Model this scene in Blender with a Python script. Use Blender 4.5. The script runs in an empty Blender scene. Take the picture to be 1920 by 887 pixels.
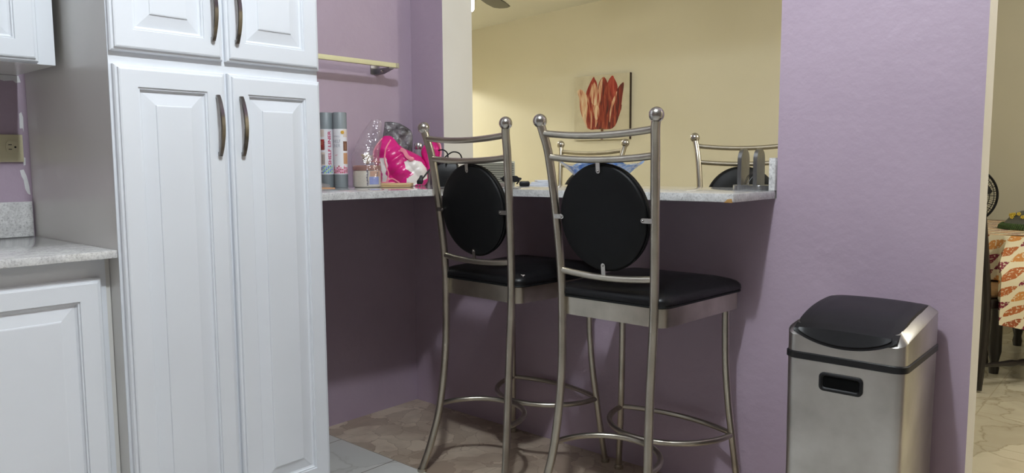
import bpy, bmesh, math, random
from mathutils import Vector, Matrix
from mathutils.bvhtree import BVHTree
random.seed(7)
S = bpy.context.scene
COL = S.collection
PI = math.pi

# ------------------------------------------------------------------ camera, world, exposure, lights
FPX = 1411.25
cd = bpy.data.cameras.new('camera'); cam = bpy.data.objects.new('camera', cd); COL.objects.link(cam)
cd.sensor_fit = 'HORIZONTAL'; cd.sensor_width = 36.0; cd.lens = 36.0 * FPX / 1920.0; cd.clip_start = 0.05
RR = Vector((0.75180657, 0.65936289, -0.00524109)); RU = Vector((-0.05955251, 0.07581355, 0.99534205)); RF = Vector((-0.65668896, 0.74799257, -0.09626384))
cam.matrix_world = Matrix(((RR.x, RU.x, -RF.x, 0), (RR.y, RU.y, -RF.y, 0), (RR.z, RU.z, -RF.z, 1.12), (0, 0, 0, 1)))
S.camera = cam
YAW = math.radians(41.281)

vs = S.view_settings
vs.view_transform = 'Standard'; vs.look = 'None'; vs.gamma = 1.0; vs.use_curve_mapping = False; vs.exposure = 0.0
w = bpy.data.worlds.new('world'); S.world = w; w.use_nodes = True
w.node_tree.nodes['Background'].inputs[0].default_value = (0.9, 0.93, 1.0, 1); w.node_tree.nodes['Background'].inputs[1].default_value = 0.05

def point(name, loc, power, col, r):
    l = bpy.data.lights.new(name, 'POINT'); l.energy = power; l.color = col; l.shadow_soft_size = r
    o = bpy.data.objects.new(name, l); o.location = loc; COL.objects.link(o); return o
def area(name, loc, target, power, col, sx, sy):
    l = bpy.data.lights.new(name, 'AREA'); l.energy = power; l.color = col; l.shape = 'RECTANGLE'; l.size = sx; l.size_y = sy
    o = bpy.data.objects.new(name, l); o.location = loc; COL.objects.link(o)
    o.rotation_euler = (Vector(target) - Vector(loc)).to_track_quat('-Z', 'Y').to_euler(); return o
KITCHEN_LAMP = point('kitchen_ceiling_bulb', (-0.74, 0.79, 2.68), 103, (0.87, 0.945, 1.0), 0.045)
DINING_FILL = point('dining_fill_light', (0.9, 3.6, 2.25), 70, (1.0, 0.96, 0.88), 0.09)  # added out-of-view light that brightens the dining side, no known fixture
LIVING_LAMP = point('living_room_bulb', (-3.6, 3.0, 2.1), 25, (1.0, 0.98, 0.92), 0.1)
HALL_LAMP = point('hall_bulb', (-6.75, 4.6, 2.22), 112, (1.0, 0.98, 0.86), 0.06)

# ------------------------------------------------------------------ materials
def lin(c):
    c = c / 255.0
    return c / 12.92 if c <= 0.04045 else ((c + 0.055) / 1.055) ** 2.4
def rgb(r, g, b): return (lin(r), lin(g), lin(b), 1.0)
def newmat(name):
    m = bpy.data.materials.new(name); m.use_nodes = True
    nt = m.node_tree; return m, nt, nt.nodes['Principled BSDF']
def node(nt, t, **kw):
    n = nt.nodes.new(t)
    for k, v in kw.items(): setattr(n, k, v)
    return n
def ramp(nt, stops):
    r = node(nt, 'ShaderNodeValToRGB'); e = r.color_ramp.elements
    e[0].position, e[0].color = stops[0]; e[1].position, e[1].color = stops[-1]
    for p, c in stops[1:-1]:
        x = e.new(p); x.color = c
    return r
def mat(name, c1, c2=None, scale=6.0, rough=0.5, metal=0.0, bump=0.0, bscale=60.0, spec=0.5, detail=4.0, bdist=0.004, coat=0.0, stretch=None, obj_coord=True):
    m, nt, p = newmat(name)
    tc = node(nt, 'ShaderNodeTexCoord')
    src = tc.outputs['Object']
    if stretch:
        mp = node(nt, 'ShaderNodeMapping'); mp.inputs['Scale'].default_value = stretch
        nt.links.new(src, mp.inputs['Vector']); src = mp.outputs['Vector']
    n = node(nt, 'ShaderNodeTexNoise'); n.inputs['Scale'].default_value = scale; n.inputs['Detail'].default_value = detail
    nt.links.new(src, n.inputs['Vector'])
    r = ramp(nt, [(0.3, c1), (0.7, c2 or c1)])
    nt.links.new(n.outputs['Fac'], r.inputs['Fac']); nt.links.new(r.outputs['Color'], p.inputs['Base Color'])
    p.inputs['Roughness'].default_value = rough; p.inputs['Metallic'].default_value = metal
    p.inputs['Specular IOR Level'].default_value = spec; p.inputs['Coat Weight'].default_value = coat
    if bump:
        b = node(nt, 'ShaderNodeTexNoise'); b.inputs['Scale'].default_value = bscale; b.inputs['Detail'].default_value = 5.0
        nt.links.new(src, b.inputs['Vector'])
        bp = node(nt, 'ShaderNodeBump'); bp.inputs['Strength'].default_value = bump; bp.inputs['Distance'].default_value = bdist
        nt.links.new(b.outputs['Fac'], bp.inputs['Height']); nt.links.new(bp.outputs['Normal'], p.inputs['Normal'])
    return m
def granite(name):
    m, nt, p = newmat(name)
    tc = node(nt, 'ShaderNodeTexCoord')
    n1 = node(nt, 'ShaderNodeTexNoise'); n1.inputs['Scale'].default_value = 170; n1.inputs['Detail'].default_value = 6; n1.inputs['Roughness'].default_value = 0.75
    n2 = node(nt, 'ShaderNodeTexNoise'); n2.inputs['Scale'].default_value = 34; n2.inputs['Detail'].default_value = 5
    v = node(nt, 'ShaderNodeTexVoronoi'); v.inputs['Scale'].default_value = 260
    for n in (n1, n2, v): nt.links.new(tc.outputs['Object'], n.inputs['Vector'])
    r1 = ramp(nt, [(0.30, rgb(140, 138, 138)), (0.45, rgb(212, 211, 210)), (0.7, rgb(238, 238, 236))])
    r2 = ramp(nt, [(0.36, rgb(170, 170, 172)), (0.62, rgb(255, 255, 255))])
    r3 = ramp(nt, [(0.0, rgb(200, 200, 200)), (0.25, rgb(255, 255, 255))])
    nt.links.new(n1.outputs['Fac'], r1.inputs['Fac']); nt.links.new(n2.outputs['Fac'], r2.inputs['Fac']); nt.links.new(v.outputs['Distance'], r3.inputs['Fac'])
    m1 = node(nt, 'ShaderNodeMix', data_type='RGBA', blend_type='MULTIPLY'); m1.inputs[0].default_value = 0.3
    m2 = node(nt, 'ShaderNodeMix', data_type='RGBA', blend_type='MULTIPLY'); m2.inputs[0].default_value = 0.45
    nt.links.new(r1.outputs[0], m1.inputs[6]); nt.links.new(r2.outputs[0], m1.inputs[7])
    nt.links.new(m1.outputs[2], m2.inputs[6]); nt.links.new(r3.outputs[0], m2.inputs[7])
    nt.links.new(m2.outputs[2], p.inputs['Base Color']); p.inputs['Roughness'].default_value = 0.06; p.inputs['Specular IOR Level'].default_value = 0.75
    return m
def stone_tile(name, base, patch, vein, grout, ox, oy, sx, sy, rough=0.3, veinw=0.03, cell=5.0, wob=0.25):
    m, nt, p = newmat(name)
    tc = node(nt, 'ShaderNodeTexCoord'); src = tc.outputs['Object']
    nz = node(nt, 'ShaderNodeTexNoise'); nz.inputs['Scale'].default_value = 4.0; nz.inputs['Detail'].default_value = 5
    nt.links.new(src, nz.inputs['Vector'])
    dm = node(nt, 'ShaderNodeVectorMath', operation='MULTIPLY_ADD'); dm.inputs[1].default_value = (wob, wob, wob)
    nt.links.new(nz.outputs['Color'], dm.inputs[0]); nt.links.new(src, dm.inputs[2])
    v = node(nt, 'ShaderNodeTexVoronoi', feature='DISTANCE_TO_EDGE'); v.inputs['Scale'].default_value = cell
    nt.links.new(dm.outputs[0], v.inputs['Vector'])
    vr = ramp(nt, [(0.0, (1, 1, 1, 1)), (veinw, (0.25, 0.25, 0.25, 1)), (veinw * 3, (0, 0, 0, 1))])
    nt.links.new(v.outputs['Distance'], vr.inputs['Fac'])
    vc = node(nt, 'ShaderNodeTexVoronoi'); vc.inputs['Scale'].default_value = cell
    nt.links.new(dm.outputs[0], vc.inputs['Vector'])
    bw = node(nt, 'ShaderNodeRGBToBW'); nt.links.new(vc.outputs['Color'], bw.inputs[0])
    n2 = node(nt, 'ShaderNodeTexNoise'); n2.inputs['Scale'].default_value = 9.0; n2.inputs['Detail'].default_value = 6
    nt.links.new(src, n2.inputs['Vector'])
    ad = node(nt, 'ShaderNodeMath', operation='MULTIPLY'); nt.links.new(bw.outputs[0], ad.inputs[0]); nt.links.new(n2.outputs['Fac'], ad.inputs[1])
    br = ramp(nt, [(0.12, base), (0.42, patch)]); nt.links.new(ad.outputs[0], br.inputs['Fac'])
    mx = node(nt, 'ShaderNodeMix', data_type='RGBA'); nt.links.new(vr.outputs[0], mx.inputs[0]); nt.links.new(br.outputs[0], mx.inputs[6]); mx.inputs[7].default_value = vein
    # grout lines
    sep = node(nt, 'ShaderNodeSeparateXYZ'); nt.links.new(src, sep.inputs[0])
    outs = []
    for ax, o, s in (('X', ox, sx), ('Y', oy, sy)):
        a = node(nt, 'ShaderNodeMath', operation='SUBTRACT'); a.inputs[1].default_value = o; nt.links.new(sep.outputs[ax], a.inputs[0])
        b = node(nt, 'ShaderNodeMath', operation='PINGPONG'); b.inputs[1].default_value = s / 2; nt.links.new(a.outputs[0], b.inputs[0])
        c = node(nt, 'ShaderNodeMath', operation='LESS_THAN'); c.inputs[1].default_value = 0.0022; nt.links.new(b.outputs[0], c.inputs[0])
        outs.append(c.outputs[0])
    g = node(nt, 'ShaderNodeMath', operation='MAXIMUM'); nt.links.new(outs[0], g.inputs[0]); nt.links.new(outs[1], g.inputs[1])
    mg = node(nt, 'ShaderNodeMix', data_type='RGBA'); nt.links.new(g.outputs[0], mg.inputs[0]); nt.links.new(mx.outputs[2], mg.inputs[6]); mg.inputs[7].default_value = grout
    nt.links.new(mg.outputs[2], p.inputs['Base Color']); p.inputs['Roughness'].default_value = rough
    return m

M = {}
M['purple'] = mat('purple_paint', rgb(171, 153, 169), rgb(179, 161, 177), 3.0, 0.5, bump=0.5, bscale=30, bdist=0.004)
M['cream_wall'] = mat('cream_paint', rgb(220, 216, 207), rgb(226, 222, 214), 3.0, 0.6, bump=0.12, bscale=50, bdist=0.002)
M['kitchen_wall_far'] = mat('kitchen_taupe_paint', rgb(160, 148, 138), rgb(168, 156, 146), 3.0, 0.6, bump=0.2, bscale=38, bdist=0.003)
M['yellow_wall'] = mat('pale_yellow_paint', rgb(212, 206, 184), rgb(217, 211, 190), 1.5, 0.6, bump=0.1, bscale=40, bdist=0.002)
M['dining_wall'] = mat('putty_paint', rgb(198, 193, 172), rgb(204, 199, 179), 1.5, 0.6, bump=0.1, bscale=40, bdist=0.002)
M['ceiling'] = mat('ceiling_paint', rgb(222, 221, 212), rgb(226, 225, 217), 1.5, 0.7)
M['ceiling_white'] = mat('ceiling_white', rgb(225, 223, 220), rgb(230, 228, 225), 1.5, 0.7)
M['cab'] = mat('white_cabinet_lacquer', rgb(228, 231, 236), rgb(234, 237, 242), 2.0, 0.32)
M['cab_side'] = mat('ivory_cabinet_side', rgb(222, 220, 215), rgb(227, 225, 221), 2.0, 0.25)
M['granite'] = granite('speckled_white_granite')
M['rust'] = mat('brown_filler', rgb(150, 110, 55), rgb(170, 130, 75), 60, 0.7)
M['steel'] = mat('brushed_nickel', rgb(176, 170, 157), rgb(198, 192, 179), 14, 0.3, 1.0, bump=0.05, bscale=300, bdist=0.001)
M['ball'] = mat('polished_nickel', rgb(178, 174, 168), rgb(196, 192, 186), 40, 0.24, 1.0)
M['handle'] = mat('polished_handle_steel', rgb(128, 124, 120), rgb(158, 154, 150), 20, 0.18, 1.0)
M['vinyl'] = mat('black_vinyl', rgb(7, 8, 9), rgb(11, 12, 13), 30, 0.5, spec=0.22, bump=0.12, bscale=260, bdist=0.0008)
M['vinyl_seat'] = mat('black_seat_vinyl', rgb(11, 11, 13), rgb(17, 17, 19), 20, 0.38, spec=0.25, bump=0.2, bscale=40, bdist=0.003)
M['foam'] = mat('torn_vinyl_backing', rgb(170, 160, 155), rgb(190, 180, 175), 60, 0.9)
M['black'] = mat('black_plastic', rgb(15, 15, 17), rgb(20, 20, 22), 30, 0.45, spec=0.35)
M['black_lid'] = mat('black_lid_plastic', rgb(16, 16, 18), rgb(23, 23, 26), 14, 0.42, spec=0.28, bump=0.04, bscale=120, bdist=0.001)
M['black_matte'] = mat('matte_black', rgb(5, 5, 5), rgb(7, 7, 7), 30, 0.9, spec=0.1)
M['can'] = mat('stained_stainless', rgb(168, 165, 160), rgb(204, 202, 198), 6, 0.3, 1.0, bump=0.03, bscale=200, bdist=0.001, detail=8)
M['rail'] = mat('pale_yellow_laminate', rgb(220, 214, 168), rgb(226, 220, 176), 10, 0.4)
M['rail_end'] = mat('grey_end_cap', rgb(170, 163, 140), rgb(176, 169, 146), 10, 0.4)
M['zinc'] = mat('zinc_bracket', rgb(120, 118, 122), rgb(150, 148, 150), 30, 0.35, 0.9)
M['ivory'] = mat('ivory_plastic', rgb(204, 196, 160), rgb(210, 202, 168), 10, 0.4)
M['dark_slot'] = mat('dark_slot', rgb(20, 18, 15), None, 10, 0.8)
M['peel'] = mat('peeled_white_undercoat', rgb(222, 221, 222), rgb(232, 232, 232), 40, 0.8)
M['tulip_canvas'] = mat('canvas_beige', rgb(190, 182, 158), rgb(206, 199, 177), 9, 0.7, bump=0.1, bscale=400, bdist=0.0006)
M['canvas_edge'] = mat('canvas_dark_edge', rgb(52, 40, 34), rgb(66, 52, 42), 9, 0.8)
def petal_mat(name, stops, sc):
    m, nt, p = newmat(name)
    tc = node(nt, 'ShaderNodeTexCoord'); mp = node(nt, 'ShaderNodeMapping'); mp.inputs['Scale'].default_value = (sc, sc, sc * 0.16)
    n = node(nt, 'ShaderNodeTexNoise'); n.inputs['Scale'].default_value = 1.0; n.inputs['Detail'].default_value = 6; n.inputs['Distortion'].default_value = 0.6
    nt.links.new(tc.outputs['Object'], mp.inputs[0]); nt.links.new(mp.outputs[0], n.inputs['Vector'])
    r = ramp(nt, stops); nt.links.new(n.outputs['Fac'], r.inputs[0]); nt.links.new(r.outputs[0], p.inputs['Base Color']); p.inputs['Roughness'].default_value = 0.6
    return m
M['petal_red'] = petal_mat('petal_red', [(0.35, rgb(110, 26, 20)), (0.5, rgb(150, 42, 32)), (0.68, rgb(188, 92, 72))], 34)
M['petal_dark'] = petal_mat('petal_dark', [(0.36, rgb(70, 18, 18)), (0.52, rgb(132, 40, 26)), (0.7, rgb(176, 96, 66))], 38)
M['petal_cream'] = petal_mat('petal_cream', [(0.36, rgb(158, 62, 44)), (0.48, rgb(206, 160, 128)), (0.64, rgb(222, 200, 170))], 36)
M['petal_mix'] = petal_mat('petal_mix', [(0.38, rgb(122, 34, 24)), (0.5, rgb(164, 70, 48)), (0.66, rgb(218, 184, 150))], 36)
M['stem'] = mat('painted_stem', rgb(92, 60, 34), rgb(110, 76, 44), 20, 0.7)
M['brown_tile'] = stone_tile('brown_stone_tile', rgb(158, 140, 122), rgb(200, 184, 164), rgb(142, 122, 104), rgb(176, 160, 142), -1.822, 2.236, 0.335, 0.4525, 0.3, 0.014, 9.0, 0.34)
M['grey_tile'] = stone_tile('grey_marble_tile', rgb(198, 197, 192), rgb(214, 213, 208), rgb(180, 178, 172), rgb(112, 102, 92), -2.165, 1.783, 0.335, 0.335, 0.3, 0.01, 2.5, 0.3)
M['living_tile'] = stone_tile('pale_veined_tile', rgb(186, 177, 155), rgb(206, 198, 176), rgb(160, 150, 126), rgb(176, 166, 142), -0.6, 3.4, 0.45, 0.45, 0.22, 0.012, 3.0, 0.35)
M['grey_roll'] = mat('grey_liner_rubber', rgb(122, 130, 134), rgb(134, 142, 146), 12, 0.42, stretch=(60, 60, 1))
M['roll_end'] = mat('roll_core', rgb(92, 98, 102), None, 10, 0.7)
def flat(name, r, g, b, rough=0.5): 
    k = name
    if k not in M: M[k] = mat(name, rgb(r, g, b), rgb(min(r + 6, 255), min(g + 6, 255), min(b + 6, 255)), 40, rough)
    return M[k]
flat('label_white', 226, 226, 230); flat('magenta', 190, 34, 92); flat('print_grey', 158, 160, 172); flat('gold', 206, 160, 60)
flat('print_tan', 190, 142, 104); flat('print_red', 160, 52, 52); flat('print_brown', 110, 72, 56); flat('print_pale', 214, 200, 190); flat('print_black', 60, 58, 66)
flat('dot_blue', 60, 96, 190); flat('dot_green', 150, 200, 110); flat('dot_teal', 80, 160, 190); flat('dot_navy', 60, 52, 130); flat('dot_pink', 226, 130, 170)
M['pink'] = mat('glossy_magenta_vinyl', rgb(196, 22, 112), rgb(216, 40, 132), 12, 0.25, bump=0.4, bscale=26, bdist=0.008)
M['bag_white'] = mat('bag_cream_print', rgb(232, 226, 222), rgb(238, 232, 226), 12, 0.28, bump=0.3, bscale=26, bdist=0.006)
M['piping_pink'] = mat('pale_pink_piping', rgb(236, 138, 158), rgb(240, 150, 168), 20, 0.4)
M['grey_bag'] = mat('smoky_grey_plastic', rgb(58, 54, 57), rgb(136, 132, 135), 30, 0.16, bump=0.9, bscale=34, bdist=0.012)
M['silver_lid'] = mat('silver_lid', rgb(190, 188, 190), rgb(205, 203, 205), 20, 0.2, 1.0)
M['jar_glass'] = mat('grey_jar_glass', rgb(126, 120, 126), rgb(160, 156, 160), 20, 0.08)
M['wax'] = mat('cream_wax', rgb(208, 206, 184), rgb(216, 214, 196), 10, 0.25, coat=0.6)
M['candle_lid'] = mat('copper_lid', rgb(150, 92, 78), rgb(186, 140, 122), 18, 0.3, 0.3)
M['label_blue'] = mat('blue_candle_label', rgb(126, 146, 206), rgb(140, 158, 214), 30, 0.5)
M['sprig'] = mat('lavender_sprig_print', rgb(74, 74, 92), rgb(96, 98, 116), 60, 0.6)
M['tan_paper'] = mat('tan_paper', rgb(188, 148, 120), rgb(198, 158, 130), 30, 0.6)
M['dried'] = mat('dried_flower', rgb(150, 132, 104), rgb(196, 180, 146), 60, 0.8)
M['bamboo'] = mat('bamboo_board', rgb(196, 164, 116), rgb(214, 184, 136), 8, 0.45, stretch=(4, 40, 60))
M['orange_paper'] = mat('tan_envelope', rgb(208, 158, 116), rgb(216, 168, 126), 20, 0.6)
M['grey_pouch'] = mat('grey_pouch', rgb(118, 112, 112), rgb(150, 146, 146), 30, 0.4)
M['white_paper'] = mat('white_card', rgb(222, 224, 230), rgb(228, 230, 236), 20, 0.5)
M['slat_grey'] = mat('silver_grille', rgb(168, 166, 150), rgb(178, 176, 160), 20, 0.4, 0.2)
M['dark_grey'] = mat('dark_grille_gap', rgb(20, 19, 18), None, 20, 0.6)
M['taupe'] = mat('taupe_box', rgb(120, 108, 100), rgb(132, 120, 112), 20, 0.5)
M['holder'] = mat('brushed_holder_steel', rgb(140, 141, 142), rgb(166, 167, 168), 10, 0.3, 1.0, stretch=(60, 60, 4))
M['dark_wood'] = mat('dark_stained_wood', rgb(17, 12, 11), rgb(26, 19, 17), 10, 0.35, stretch=(20, 20, 3))
M['cushion'] = mat('tan_chair_cushion', rgb(176, 142, 100), rgb(188, 154, 112), 30, 0.85, bump=0.3, bscale=120, bdist=0.002)
M['dome'] = mat('dark_grey_cover', rgb(74, 76, 70), rgb(88, 90, 82), 30, 0.6)
M['fringe'] = mat('dark_green_fringe', rgb(42, 62, 26), rgb(66, 90, 40), 90, 0.8, bump=0.8, bscale=160, bdist=0.01)
M['flower_yellow'] = mat('yellow_flowers', rgb(196, 168, 50), rgb(206, 180, 70), 30, 0.7)
def film(name, tint, gl):
    m, nt, p = newmat(name); out = nt.nodes['Material Output']
    t = node(nt, 'ShaderNodeBsdfTransparent'); t.inputs[0].default_value = tint
    g = node(nt, 'ShaderNodeBsdfGlossy'); g.inputs['Roughness'].default_value = 0.12; g.inputs['Color'].default_value = (0.9, 0.88, 0.9, 1)
    d = node(nt, 'ShaderNodeBsdfDiffuse'); d.inputs[0].default_value = rgb(222, 212, 216)
    tc = node(nt, 'ShaderNodeTexCoord'); n = node(nt, 'ShaderNodeTexNoise'); n.inputs['Scale'].default_value = 34; n.inputs['Detail'].default_value = 3
    nt.links.new(tc.outputs['Object'], n.inputs['Vector'])
    bp = node(nt, 'ShaderNodeBump'); bp.inputs['Strength'].default_value = 0.8; bp.inputs['Distance'].default_value = 0.01
    nt.links.new(n.outputs['Fac'], bp.inputs['Height']); nt.links.new(bp.outputs['Normal'], g.inputs['Normal'])
    a = node(nt, 'ShaderNodeMixShader'); a.inputs[0].default_value = 0.10; nt.links.new(t.outputs[0], a.inputs[1]); nt.links.new(d.outputs[0], a.inputs[2])
    b = node(nt, 'ShaderNodeMixShader'); b.inputs[0].default_value = gl; nt.links.new(a.outputs[0], b.inputs[1]); nt.links.new(g.outputs[0], b.inputs[2])
    nt.links.new(b.outputs[0], out.inputs['Surface']); nt.nodes.remove(p); return m
M['film'] = film('clear_cellophane', (0.95, 0.93, 0.95, 1), 0.07)
def blue_glass():
    m, nt, p = newmat('swirled_blue_glass')
    tc = node(nt, 'ShaderNodeTexCoord'); n = node(nt, 'ShaderNodeTexNoise'); n.inputs['Scale'].default_value = 16; n.inputs['Detail'].default_value = 3; n.inputs['Distortion'].default_value = 2.2
    nt.links.new(tc.outputs['Object'], n.inputs['Vector'])
    r = ramp(nt, [(0.36, rgb(104, 146, 222)), (0.46, rgb(150, 186, 234)), (0.56, rgb(226, 234, 242)), (0.68, rgb(120, 160, 226))]); nt.links.new(n.outputs['Fac'], r.inputs[0])
    nt.links.new(r.outputs[0], p.inputs['Base Color']); p.inputs['Roughness'].default_value = 0.06
    p.inputs['Transmission Weight'].default_value = 0.4; p.inputs['IOR'].default_value = 1.3
    return m
M['blue_glass'] = blue_glass()
def emit(name, col, s):
    m, nt, p = newmat(name); p.inputs['Base Color'].default_value = col; p.inputs['Emission Color'].default_value = col; p.inputs['Emission Strength'].default_value = s; return m
M['bulb'] = emit('lit_bulb', (1, 0.98, 0.94, 1), 9.0)
def leaf_cloth():
    m, nt, p = newmat('leaf_print_cloth')
    def math_(op, a, b_=None, c=None):
        n = node(nt, 'ShaderNodeMath', operation=op)
        for k, x in enumerate((a, b_, c)):
            if x is None: continue
            if isinstance(x, (int, float)): n.inputs[k].default_value = x
            else: nt.links.new(x, n.inputs[k])
        return n.outputs[0]
    uv = node(nt, 'ShaderNodeUVMap'); uv.uv_map = 'UVMap'
    wn = node(nt, 'ShaderNodeTexNoise'); wn.inputs['Scale'].default_value = 7; nt.links.new(uv.outputs[0], wn.inputs['Vector'])
    wv = node(nt, 'ShaderNodeVectorMath', operation='MULTIPLY_ADD'); wv.inputs[1].default_value = (.05, .05, 0); nt.links.new(wn.outputs['Color'], wv.inputs[0]); nt.links.new(uv.outputs[0], wv.inputs[2])
    mp = node(nt, 'ShaderNodeMapping'); mp.inputs['Rotation'].default_value = (0, 0, math.radians(-33)); nt.links.new(wv.outputs[0], mp.inputs[0])
    sp = node(nt, 'ShaderNodeSeparateXYZ'); nt.links.new(mp.outputs[0], sp.inputs[0])
    v = math_('DIVIDE', sp.outputs['Y'], .052); row = math_('FLOOR', v); py = math_('SUBTRACT', math_('SUBTRACT', v, row), .5)
    u = math_('ADD', math_('DIVIDE', sp.outputs['X'], .106), math_('MULTIPLY', row, .42)); col = math_('FLOOR', u); px = math_('SUBTRACT', math_('SUBTRACT', u, col), .5)
    cid = node(nt, 'ShaderNodeCombineXYZ'); nt.links.new(row, cid.inputs[0]); nt.links.new(col, cid.inputs[1])
    wh = node(nt, 'ShaderNodeTexWhiteNoise', noise_dimensions='2D'); nt.links.new(cid.outputs[0], wh.inputs['Vector'])
    # pointed-oval outline
    half = math_('MULTIPLY', math_('POWER', math_('MAXIMUM', math_('SUBTRACT', 1.0, math_('MULTIPLY', math_('ABSOLUTE', px), 2.12)), 0.0), .62), .42)
    leaf = math_('LESS_THAN', math_('ABSOLUTE', py), half)
    stalk = math_('MULTIPLY', math_('LESS_THAN', math_('ABSOLUTE', py), .02), math_('GREATER_THAN', px, .2))
    rib = math_('GREATER_THAN', math_('ABSOLUTE', py), .022)
    mask = math_('MAXIMUM', leaf, stalk)
    cr = ramp(nt, [(0.0, rgb(118, 30, 52)), (0.3, rgb(166, 92, 42)), (0.5, rgb(190, 128, 62)), (0.68, rgb(112, 26, 46)), (0.84, rgb(116, 110, 82)), (0.93, rgb(144, 72, 34))])
    cr.color_ramp.interpolation = 'CONSTANT'; nt.links.new(wh.outputs['Value'], cr.inputs[0])
    n = node(nt, 'ShaderNodeTexNoise'); n.inputs['Scale'].default_value = 110; n.inputs['Detail'].default_value = 2; nt.links.new(uv.outputs[0], n.inputs['Vector'])
    nr = ramp(nt, [(0.56, (0, 0, 0, 1)), (0.60, (.8, .8, .8, 1))]); nt.links.new(n.outputs['Fac'], nr.inputs[0])
    cream = rgb(214, 204, 174)
    a = node(nt, 'ShaderNodeMix', data_type='RGBA'); nt.links.new(nr.outputs[0], a.inputs[0]); nt.links.new(cr.outputs[0], a.inputs[6]); a.inputs[7].default_value = cream
    b = node(nt, 'ShaderNodeMix', data_type='RGBA'); nt.links.new(mask, b.inputs[0]); b.inputs[6].default_value = cream; nt.links.new(a.outputs[2], b.inputs[7])
    nt.links.new(b.outputs[2], p.inputs['Base Color']); p.inputs['Roughness'].default_value = 0.75
    return m
M['leaf_cloth'] = leaf_cloth()

# ------------------------------------------------------------------ mesh helpers
def catmull(pts, n=8, closed=False):
    P = [Vector(p) for p in pts]; out = []
    N = len(P); segs = N if closed else N - 1
    for i in range(segs):
        if closed: a, b, c, d = P[(i - 1) % N], P[i], P[(i + 1) % N], P[(i + 2) % N]
        else: a, b, c, d = P[max(i - 1, 0)], P[i], P[i + 1], P[min(i + 2, N - 1)]
        for k in range(n):
            t = k / n
            out.append(0.5 * ((2 * b) + (c - a) * t + (2 * a - 5 * b + 4 * c - d) * t * t + (3 * b - a - 3 * c + d) * t ** 3))
    if not closed: out.append(P[-1])
    return out
class MB:
    def __init__(s): s.bm = bmesh.new()
    def faces(s, vs, fs, mi=0):
        bv = [s.bm.verts.new(v) for v in vs]
        for f in fs:
            try:
                fc = s.bm.faces.new([bv[i] for i in f]); fc.material_index = mi
            except ValueError: pass
        return bv
    def box(s, lo, hi, mi=0, bev=0.0, rot=None, segs=2):
        c = (Vector(lo) + Vector(hi)) / 2; d = Vector(hi) - Vector(lo)
        mx = Matrix.Translation(c)
        if rot is not None: mx = mx @ rot.to_4x4()
        mx = mx @ Matrix.Diagonal((*[abs(x) for x in d], 1))
        r = bmesh.ops.create_cube(s.bm, size=1, matrix=mx)
        fs = {f for v in r['verts'] for f in v.link_faces}
        for f in fs: f.material_index = mi
        if bev:
            es = {e for v in r['verts'] for e in v.link_edges}
            rb = bmesh.ops.bevel(s.bm, geom=list(es), offset=bev, segments=segs, profile=0.5, affect='EDGES')
            for f in rb['faces']: f.material_index = mi
        return s
    def loops(s, L, closed_loop=True, cap0=True, cap1=True, mi=0, closed_path=False):
        R = [[s.bm.verts.new(v) for v in l] for l in L]
        n = len(R[0]); m = len(R)
        for i in range(m if closed_path else m - 1):
            a, b = R[i], R[(i + 1) % m]
            for j in range(n if closed_loop else n - 1):
                k = (j + 1) % n
                f = s.bm.faces.new((a[j], a[k], b[k], b[j])); f.material_index = mi
        if not closed_path and closed_loop:
            if cap0: s.bm.faces.new(list(reversed(R[0]))).material_index = mi
            if cap1: s.bm.faces.new(R[-1]).material_index = mi
        return s
    def sweep(s, pts, sec, mi=0, closed=False, up=None, scales=None):
        P = [Vector(p) for p in pts]; n = len(P); L = []
        T = []
        for i in range(n):
            a = P[(i - 1) % n] if closed or i > 0 else P[i]; b = P[(i + 1) % n] if closed or i < n - 1 else P[i]
            T.append((b - a).normalized())
        u = Vector(up) if up else (Vector((0, 0, 1)) if abs(T[0].z) < 0.9 else Vector((0, 1, 0)))
        for i in range(n):
            if up and not closed: u = Vector(up)
            u = (u - T[i] * u.dot(T[i])).normalized(); w = T[i].cross(u)
            k = scales[i] if scales else 1.0
            L.append([P[i] + w * x * k + u * y * k for x, y in sec])
        return s.loops(L, mi=mi, closed_path=closed)
    def tube(s, pts, r, seg=12, mi=0, closed=False, scales=None):
        return s.sweep(pts, [(r * math.cos(2 * PI * i / seg), r * math.sin(2 * PI * i / seg)) for i in range(seg)], mi, closed, scales=scales)
    def strip(s, pts, w, t, up, mi=0):
        return s.sweep(pts, [(-w / 2, -t / 2), (w / 2, -t / 2), (w / 2, t / 2), (-w / 2, t / 2)], mi, up=up)
    def lathe(s, prof, c=(0, 0, 0), seg=32, mi=0, mx=None, wave=None):
        L = []
        for r, z in prof:
            l = []
            for i in range(seg):
                a = 2 * PI * i / seg; v = Vector((r * math.cos(a), r * math.sin(a), z))
                if wave: v = wave(v, a)
                if mx: v = mx @ v
                l.append(v + Vector(c))
            L.append(l)
        return s.loops(L, mi=mi)
    def sphere(s, c, r, mi=0, u=20, v=12, sc=(1, 1, 1)):
        mx = Matrix.Translation(c) @ Matrix.Diagonal((*sc, 1))
        q = bmesh.ops.create_uvsphere(s.bm, u_segments=u, v_segments=v, radius=r, matrix=mx)
        for x in {f for vv in q['verts'] for f in vv.link_faces}: x.material_index = mi
        return s
    def prism(s, poly, z0, z1, mi=0, mx=None):
        a = [Vector((x, y, z0)) for x, y in poly]; b = [Vector((x, y, z1)) for x, y in poly]
        if mx: a = [mx @ v for v in a]; b = [mx @ v for v in b]
        return s.loops([a, b], mi=mi)
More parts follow.
